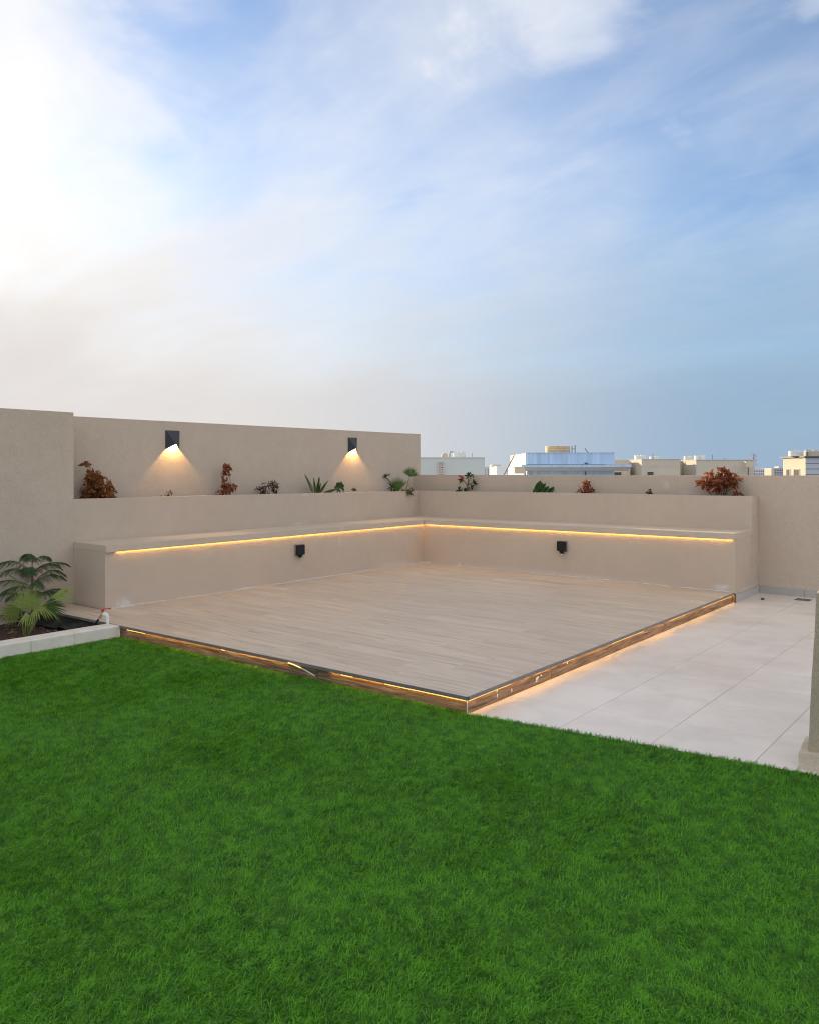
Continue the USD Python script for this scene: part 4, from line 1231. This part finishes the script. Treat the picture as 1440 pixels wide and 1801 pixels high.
# one dry leaf on the grass
lf = thing('fallen_leaf', 'single pale dry leaf lying on the grass near the kerb', 'leaf', (1.665, -6.508, -0.09))
part(lf, 'leaf_blade', blade((1.645, -6.51, -0.082), (1, 0.2, 0.05), 0.05, 0.013, unit(np.array([-0.2, 1, 0])), 0.1, 0.4), M_pale)

# ------------------------------------------------------------------ the neighbourhood beyond the parapet
# buildings stand square to a street turned by STREET; x = along the street to the right, y = away
STREET = YAW
GZ = -9.2


def bldg(name, label, cat='building', group=None):
    return thing(name, label, cat, (CAM[0], CAM[1], 0.0), STREET, group)


M_bgrey = plain('grey_white_paint', (0.56, 0.60, 0.58), 0.85, noise_amt=0.04, nscale=0.8)
M_bcream = plain('cream_paint', (0.58, 0.50, 0.40), 0.85, noise_amt=0.05, nscale=0.5)
M_bbeige = plain('beige_paint', (0.53, 0.48, 0.40), 0.85, noise_amt=0.05, nscale=0.5)
M_bwhite = plain('white_paint', (0.70, 0.70, 0.70), 0.8, noise_amt=0.04, nscale=0.6)
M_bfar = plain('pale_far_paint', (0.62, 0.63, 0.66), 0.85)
M_glassb = plain('blue_glass', (0.22, 0.34, 0.45), 0.25)
M_win = plain('dark_window', (0.045, 0.05, 0.06), 0.25)
M_shut = plain('shutter_slat', (0.60, 0.54, 0.50), 0.7)
M_shutf = plain('shutter_frame', (0.52, 0.47, 0.42), 0.7)
M_tank = plain('white_tank', (0.74, 0.73, 0.70), 0.5, noise_amt=0.05, nscale=4)
M_tanks = plain('sand_tank', (0.60, 0.43, 0.26), 0.6, noise_amt=0.15, nscale=3)
M_pipe = plain('dark_green_pipe', (0.03, 0.075, 0.06), 0.5)
M_pole = plain('timber_pole', (0.28, 0.17, 0.10), 0.8)
M_rust = plain('rust_pipe', (0.22, 0.13, 0.06), 0.7)
M_roof = plain('dark_roof_edge', (0.12, 0.115, 0.12), 0.6)
M_panel = plain('grey_panel', (0.46, 0.49, 0.55), 0.5)
M_ladder = plain('mast_steel', (0.30, 0.20, 0.20), 0.6)


def ribbed(name, col):
    c = np.array(col)
    n = {'g': ('texture_coordinate', {}), 'm': ('mapping', {'scale': (1.0, 0.12, 0.08)}),
         'n': ('noise_texture', {'scale': 5.0, 'detail': 3.0}), 'r': ('rgb_ramp', {'ramp': [(0.3, tuple(c * 0.84)), (0.7, tuple(c * 1.12))]}),
         'p': ('principled_bsdf', {'roughness': 0.55})}
    return M(name, n, [('g.object', 'm.vector'), ('m.vector', 'n.vector'), ('n.fac', 'r.fac'), ('r.color', 'p.base_color')])


M_bblue = ribbed('sky_tinted_cladding', (0.42, 0.57, 0.76))  # blue includes sky reflection on the shaded metal, put into the colour


def tank(name, label, at, r, h, mat, lugs=12):
    """Roof water tank: ribbed drum, rim of lifting lugs, domed lid."""
    at = np.array(at, float)
    loc = np.array(CAM) * [1, 1, 0] + np.array([_r[0], _r[1], 0]) * at[0] + np.array([_f[0], _f[1], 0]) * at[1] + UP * at[2]
    t = thing(name, label, 'water tank', loc, STREET)
    prof = [(0, 0)]
    for k in range(4):
        z0, z1 = h * k / 4, h * (k + 1) / 4
        prof += [(r * 0.975, z0 + 0.002), (r, z0 + h * 0.04), (r, z1 - h * 0.04), (r * 0.975, z1 - 0.002)]
    prof.append((0, h))
    part(t, 'drum', lathe(prof, 28), mat, smooth=30)
    ms = []
    for k in range(lugs):
        a = k * 2 * math.pi / lugs
        b = box(-r * 0.10, r * 0.10, -r * 0.16, r * 0.16, 0, h * 0.20)
        b.apply_transform(trimesh.transformations.rotation_matrix(a, [0, 0, 1]))
        b.apply_translation((r * 0.88 * math.cos(a), r * 0.88 * math.sin(a), h))
        ms.append(b)
    for q in ms:
        part(t, 'lug', q, mat)
    part(t, 'lid', lathe([(0, 0), (r * 0.3, 0), (r * 0.3, h * 0.16), (r * 0.22, h * 0.24), (0, h * 0.26)], 18, (0, 0, h)), mat, smooth=40)
    return t


def pipe(t, pts, r, mat, name='pipe'):
    return part(t, name, tube(pts, r, 7), mat, smooth=50)


# pale building with the slatted vent
b = bldg('house', 'pale grey white flat-roofed house with a slatted vent, just right of the tall parapet')
part(b, 'wall', box(-3.2, 2.96, 30.0, 38.0, GZ, 2.10), M_bgrey)
part(b, 'roof_coping', box(-3.2, 2.965, 29.99, 38.0, 2.101, 2.145), M_bgrey)
fr_ = part(b, 'vent', join([box(1.10, 1.15, 29.955, 30.0, 1.2, 1.97), box(1.30, 1.35, 29.955, 30.0, 1.2, 1.97), box(1.15, 1.30, 29.955, 30.0, 1.92, 1.97)]), M_shutf)
for k in range(8):
    z = 1.90 - 0.092 * k
    v = [[1.15, 29.957, z - 0.055], [1.30, 29.957, z - 0.055], [1.30, 29.99, z], [1.15, 29.99, z]]
    v += [[p[0], p[1] + 0.008, p[2] + 0.006] for p in v]
    part(fr_, 'slat', trimesh.Trimesh(v, [[0, 1, 2], [0, 2, 3], [4, 6, 5], [4, 7, 6], [0, 4, 5], [0, 5, 1], [3, 2, 6], [3, 6, 7]], process=False), M_shut)
part(b, 'vent_recess', box(1.15, 1.30, 29.992, 29.998, 1.2, 1.92), M_shutf)
tank('water_tank', 'white lugged water tank on the pale house with the slatted vent', (2.02, 31.2, 2.145), 0.275, 0.21, M_tank)
b2 = thing('roof_pipe', 'dark green bent pipe standing beside the tank on the pale house', 'pipe', (CAM[0], CAM[1], 0), STREET)
pipe(b2, [(1.61, 30.6, 2.1), (1.61, 30.6, 2.34), (1.625, 30.6, 2.36), (1.65, 30.6, 2.365), (1.78, 30.6, 2.355)], 0.018, M_pipe)
pipe(b2, [(1.73, 30.7, 2.14), (1.73, 30.7, 2.33)], 0.010, M_bgrey)
b2 = thing('roof_box', 'small sand coloured sloping box on the pale house roof', 'roof box', (CAM[0], CAM[1], 0), STREET)
v = [(1.25, 2.14), (1.54, 2.14), (1.50, 2.31), (1.34, 2.31), (1.30, 2.24)]
m = trimesh.creation.extrude_polygon(Polygon(v), 0.3, engine='earcut')
m.vertices = np.array(m.vertices)[:, [0, 2, 1]] * [1, 1, 1] + [0, 30.6, 0]
m.faces = np.array(m.faces)[:, ::-1]
part(b2, 'box_shell', m, M_tanks)
b2 = thing('roof_aerial', 'thin upright rod on the pale house right of its tank', 'aerial', (CAM[0], CAM[1], 0), STREET)
pipe(b2, [(2.56, 31.0, 2.1), (2.56, 31.0, 2.33)], 0.008, M_pipe, 'rod')


def flats(label, x0, x1, y, z1, depth, mat, cols, rows, wz, ww, wh, dz, band=None):
    t = bldg('apartment_block', label)
    part(t, 'wall', box(x0, x1, y, y + depth, GZ, z1), mat)
    part(t, 'roof_parapet', box(x0 - 0.05, x1 + 0.05, y - 0.05, y + depth, z1 + 0.002, z1 + 0.25), mat)
    for i in range(rows):
        for j in range(cols):
            cx = x0 + (x1 - x0) * (j + 0.5) / cols
            cz = z1 - wz - dz * i
            f = part(t, 'window', join([box(cx - ww / 2 - 0.06, cx - ww / 2, y - 0.06, y + 0.1, cz - wh / 2, cz + wh / 2), box(cx + ww / 2, cx + ww / 2 + 0.06, y - 0.06, y + 0.1, cz - wh / 2, cz + wh / 2), box(cx - ww / 2 - 0.06, cx + ww / 2 + 0.06, y - 0.06, y + 0.1, cz - wh / 2 - 0.08, cz - wh / 2)]), mat)
            part(f, 'pane', box(cx - ww / 2, cx + ww / 2, y - 0.02, y - 0.005, cz - wh / 2, cz + wh / 2), M_win)
    return t


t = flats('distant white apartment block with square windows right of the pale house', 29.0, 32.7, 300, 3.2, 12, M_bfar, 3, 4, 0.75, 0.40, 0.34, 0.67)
part(t, 'stair_tower', box(32.75, 34.5, 299.5, 312, GZ, 3.5), M_bbeige)
for k in range(5):
    part(t, 'balcony', box(32.9, 34.0, 299.2, 299.5, 2.8 - k * 0.67, 3.05 - k * 0.67), M_win)

# blue clad building
b = bldg('clad_building', 'light blue ribbed metal clad building with a projecting canopy')
part(b, 'front_wall', box(6.90, 12.10, 45.0, 52.0, 2.0, 2.665), M_bblue)
part(b, 'lower_wall', box(6.93, 12.10, 45.02, 52.0, GZ, 1.98), M_bblue)
part(b, 'end_wall', box(6.86, 6.898, 45.03, 48.2, 1.9, 2.66), M_bwhite)
part(b, 'end_wall', box(6.87, 6.898, 48.55, 52.0, 1.9, 2.66), M_bwhite)
part(b, 'end_wall', box(6.80, 6.90, 45.6, 52.6, GZ, 1.899), M_bwhite)
can = [(44.3, 1.82), (44.3, 1.955), (45.0, 1.955), (45.0, 1.585)]
m = trimesh.creation.extrude_polygon(Polygon(can), 6.38, engine='earcut')
m.vertices = np.array(m.vertices)[:, [2, 0, 1]] + [6.52, 0, 0]
part(b, 'canopy', m, M_bwhite)
part(b, 'canopy_fascia', box(6.51, 12.91, 44.27, 44.298, 1.82, 1.965), M_bblue)
part(b, 'roof_coping', box(6.88, 12.12, 44.98, 45.2, 2.666, 2.69), M_bblue)
m = trimesh.creation.extrude_polygon(Polygon([(5.62, 1.45), (6.22, 1.45), (6.22, 1.62), (6.10, 1.84), (5.60, 1.84)]), 0.5, engine='earcut')
m.vertices = np.array(m.vertices)[:, [0, 2, 1]] + [0.35, 43.2, 0]
m.faces = np.array(m.faces)[:, ::-1]
part(b, 'ramp_roof', m, M_bcream)
lamp_ = part(b, 'wall_light', lathe([(0, 0), (0.12, 0), (0.09, 0.03), (0.03, 0.055), (0, 0.06)], 16, (10.42, 44.9, 2.03)), M_blackmetal)
part(b, 'pipe_stub', tube([(10.38, 44.95, 1.3), (10.38, 44.95, 1.57)], 0.03, 7), M_pipe)
part(b, 'pipe_rail', tube([(10.7, 44.9, 1.2), (10.7, 44.9, 1.50), (11.9, 44.9, 1.50)], 0.012, 6), M_panel)
tank('water_tank', 'wide sand coloured water tank on the roof of the blue clad building', (9.03, 46.5, 2.67), 0.75, 0.36, M_tanks, 16)
b2 = thing('roof_pipe', 'green H-shaped pipe stand beside the sand coloured tank', 'pipe', (CAM[0], CAM[1], 0), STREET)
pipe(b2, [(9.80, 46, 2.6), (9.80, 46, 3.11)], 0.022, M_pipe)
pipe(b2, [(9.99, 46, 2.6), (9.99, 46, 3.16)], 0.022, M_pipe)
pipe(b2, [(9.80, 46, 2.93), (9.99, 46, 2.93)], 0.018, M_pipe)
b2 = thing('roof_bar', 'short dark slanted bar on the roof of the blue clad building', 'bar', (CAM[0], CAM[1], 0), STREET)
pipe(b2, [(10.82, 46, 2.62), (10.58, 46, 2.97)], 0.02, M_blackmetal, 'bar_rod')
b2 = thing('roof_aerial', 'thin upright rod at the left end of the blue clad roof', 'aerial', (CAM[0], CAM[1], 0), STREET)
pipe(b2, [(7.65, 46, 2.6), (7.65, 46, 2.80)], 0.012, M_panel, 'rod')
b2 = thing('leaning_pole', 'long brown timber pole leaning against the left end of the blue clad building', 'pole', (CAM[0], CAM[1], 0), STREET)
pipe(b2, [(5.45, 44.4, 1.30), (5.56, 44.4, 1.50), (6.10, 44.4, 2.52)], 0.032, M_pole, 'pole_shaft')
b = bldg('low_building', 'low white building behind the foot of the leaning pole')
part(b, 'wall', box(6.6, 8.9, 58.0, 63.0, GZ, 1.98), M_bwhite)
part(b, 'roof_room', box(6.5, 7.2, 60.0, 62.0, 1.98, 2.12), M_bcream)
part(b, 'window', box(7.4, 8.4, 57.96, 57.999, 1.55, 1.85), M_bblue)

# cream villa with two blocks
b = bldg('villa', 'long cream flat-roofed villa of two blocks behind the big rust red shrub')
part(b, 'back_wall', box(21.0, 33.8, 79.5, 88.0, GZ, 2.74), M_bcream)
part(b, 'front_block', box(22.85, 26.66, 75.0, 79.49, GZ, 2.72), M_bbeige)
part(b, 'front_block', box(28.23, 33.89, 75.0, 79.49, GZ, 2.66), M_bbeige)
part(b, 'coping', box(22.83, 26.68, 74.97, 79.49, 2.721, 2.77), M_bbeige)
part(b, 'coping', box(28.21, 33.91, 74.97, 79.49, 2.661, 2.71), M_bbeige)
part(b, 'side_wing', box(20.2, 22.3, 77.0, 79.49, GZ, 2.66), M_bcream)
part(b, 'drain_pipe', tube([(28.05, 78.2, -3), (28.05, 78.2, 2.6)], 0.05, 8), M_rust)
for x0, x1, y, z0, z1 in ((23.40, 24.0, 75.0, 1.20, 1.50), (20.4, 21.4, 77.0, 1.18, 1.48)):
    f = part(b, 'window', join([box(x0 - 0.06, x0, y - 0.05, y - 0.002, z0, z1), box(x1, x1 + 0.06, y - 0.05, y - 0.002, z0, z1), box(x0 - 0.06, x1 + 0.06, y - 0.05, y - 0.002, z1, z1 + 0.05)]), M_bbeige)
    part(f, 'pane', box(x0, x1, y - 0.012, y - 0.003, z0, z1), M_win)
part(b, 'stair_room', box(32.5, 33.2, 73.6, 74.4, 1.95, 2.5), M_bcream)
part(b, 'wall_pipe', tube([(33.35, 74.95, -3), (33.35, 74.95, 2.1)], 0.03, 6), M_roof)
part(b, 'wall_joint', box(22.86, 26.65, 74.985, 74.999, 2.02, 2.035), M_bcream)
for x, y, r, h, lab in ((23.9, 79, 0.56, 0.40, 'leftmost'), (25.4, 79, 0.50, 0.28, 'second'), (28.8, 78.6, 0.48, 0.36, 'third'), (30.1, 79, 0.55, 0.40, 'rightmost')):
    z = 2.77 if x < 27 else 2.71
    tank('water_tank', f'white lugged water tank, {lab} of the four on the cream villa', (x, y, z), r, h, M_tank)
for x, z, lab in ((24.6, 3.30, 'between its two left tanks'), (29.35, 3.2, 'between its two right tanks'), (30.6, 3.25, 'right of its last tank'), (31.8, 2.9, 'at its right end')):
    b2 = thing('roof_aerial', f'thin dark rod on the cream villa roof {lab}', 'aerial', (CAM[0], CAM[1], 0), STREET)
    pipe(b2, [(x, 77, 2.6), (x, 77, z)], 0.025, M_pipe, 'rod')

# lattice mast
t = thing('mast', 'distant red and grey lattice aerial mast behind the right end of the cream villa', 'mast', (CAM[0], CAM[1], 0), STREET)
for sx, sy in ((0, 0), (0.55, 0), (0.27, 0.5)):
    part(t, 'mast_leg', tube([(99.0 + sx, 220 + sy, GZ), (99.0 + sx, 220 + sy, 6.7)], 0.06, 5), M_ladder)
for k in range(14):
    z = 0.2 + k * 0.46
    part(t, 'brace', tube([(99.0, 220, z), (99.55, 220, z + 0.44)], 0.04, 4), M_ladder)
for dx, z in ((0.0, 5.6), (0.95, 5.5), (0.9, 4.2), (0.05, 4.6), (0.95, 2.9)):
    part(t, 'antenna_panel', box(98.9 + dx, 99.2 + dx, 219.6, 219.8, z, z + 0.95), M_ladder if dx < 0.5 else M_panel)

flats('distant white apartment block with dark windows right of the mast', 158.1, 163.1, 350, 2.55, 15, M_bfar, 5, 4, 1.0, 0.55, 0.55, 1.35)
t = bldg('office_tower', 'far blue glass tower between two apartment blocks')
part(t, 'facade', box(279.6, 283.4, 600, 615, GZ, 3.2), M_glassb)
for k in range(5):
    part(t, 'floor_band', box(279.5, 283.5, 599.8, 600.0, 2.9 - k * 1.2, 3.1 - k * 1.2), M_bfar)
t = flats('distant beige and grey apartment block left of the right-hand house', 191.5, 196.8, 400, 2.9, 15, M_panel, 4, 4, 0.9, 0.8, 0.75, 1.3)
part(t, 'end_wall', box(189.9, 191.45, 399.8, 415, GZ, 3.1), M_bcream)
part(t, 'roof_room', box(194.0, 195.2, 399.9, 405, 3.16, 4.0), M_bcream)

# house at the right picture edge
b = bldg('house', 'cream house with dark roof edge and grey striped panels at the right picture edge')
part(b, 'side_wall', box(25.99, 32.0, 50.0, 53.0, GZ, 2.46), M_bcream)
part(b, 'roof_edge', box(25.86, 32.2, 49.85, 53.2, 2.462, 2.56), M_roof)
for k in range(5):
    z1 = 2.43 - k * 0.375
    part(b, 'front_panel', box(26.0, 32.0, 49.96, 49.998, z1 - 0.335, z1), M_panel)
part(b, 'panel_backing', box(25.995, 32.0, 49.99, 49.9985, 0.2, 2.45), M_roof)
for y0, y1 in ((50.75, 51.45), (52.05, 52.45)):
    f = part(b, 'window', join([box(25.95, 25.988, y0 - 0.05, y0, 1.0, 1.67), box(25.95, 25.988, y1, y1 + 0.05, 1.0, 1.67), box(25.95, 25.988, y0 - 0.05, y1 + 0.05, 1.67, 1.71)]), M_bcream)
    part(f, 'pane', box(25.965, 25.9885, y0, y1, 1.0, 1.67), M_win)
tank('water_tank', 'white lugged water tank on the right-hand house', (25.95, 51.2, 2.56), 0.45, 0.30, M_tank, 14)
tank('water_tank', 'cream domed water tank cut by the right picture edge', (27.2, 51.2, 2.56), 0.62, 0.34, M_bcream, 10)
b2 = thing('roof_pipe', 'dark upright pipe between the two tanks on the right-hand house', 'pipe', (CAM[0], CAM[1], 0), STREET)
pipe(b2, [(26.42, 50.6, 2.55), (26.42, 50.6, 2.98)], 0.022, M_pipe)
pipe(b2, [(26.34, 50.6, 2.80), (26.55, 50.6, 2.80)], 0.018, M_pipe)

# each turned thing's origin goes to the middle of its own foot
for path in TURNED:
    meshes = [p for p in Usd.PrimRange(stage.GetPrimAtPath(path)) if p.IsA(UsdGeom.Mesh)]
    pts = [np.array(UsdGeom.Mesh(p).GetPointsAttr().Get(), np.float64) for p in meshes]
    al = np.vstack(pts)
    c = (al.min(0) + al.max(0)) / 2
    c[2] = al[:, 2].min()
    for p, q in zip(meshes, pts):
        UsdGeom.Mesh(p).GetPointsAttr().Set(Vt.Vec3fArray.FromNumpy((q - c).astype(np.float32)))
    op = UsdGeom.Xformable(stage.GetPrimAtPath(path)).GetOrderedXformOps()[0]
    o = np.array(op.Get())
    s_, c_ = math.sin(STREET), math.cos(STREET)
    op.Set(Gf.Vec3d(float(o[0] + c_ * c[0] - s_ * c[1]), float(o[1] + s_ * c[0] + c_ * c[1]), float(o[2] + c[2])))
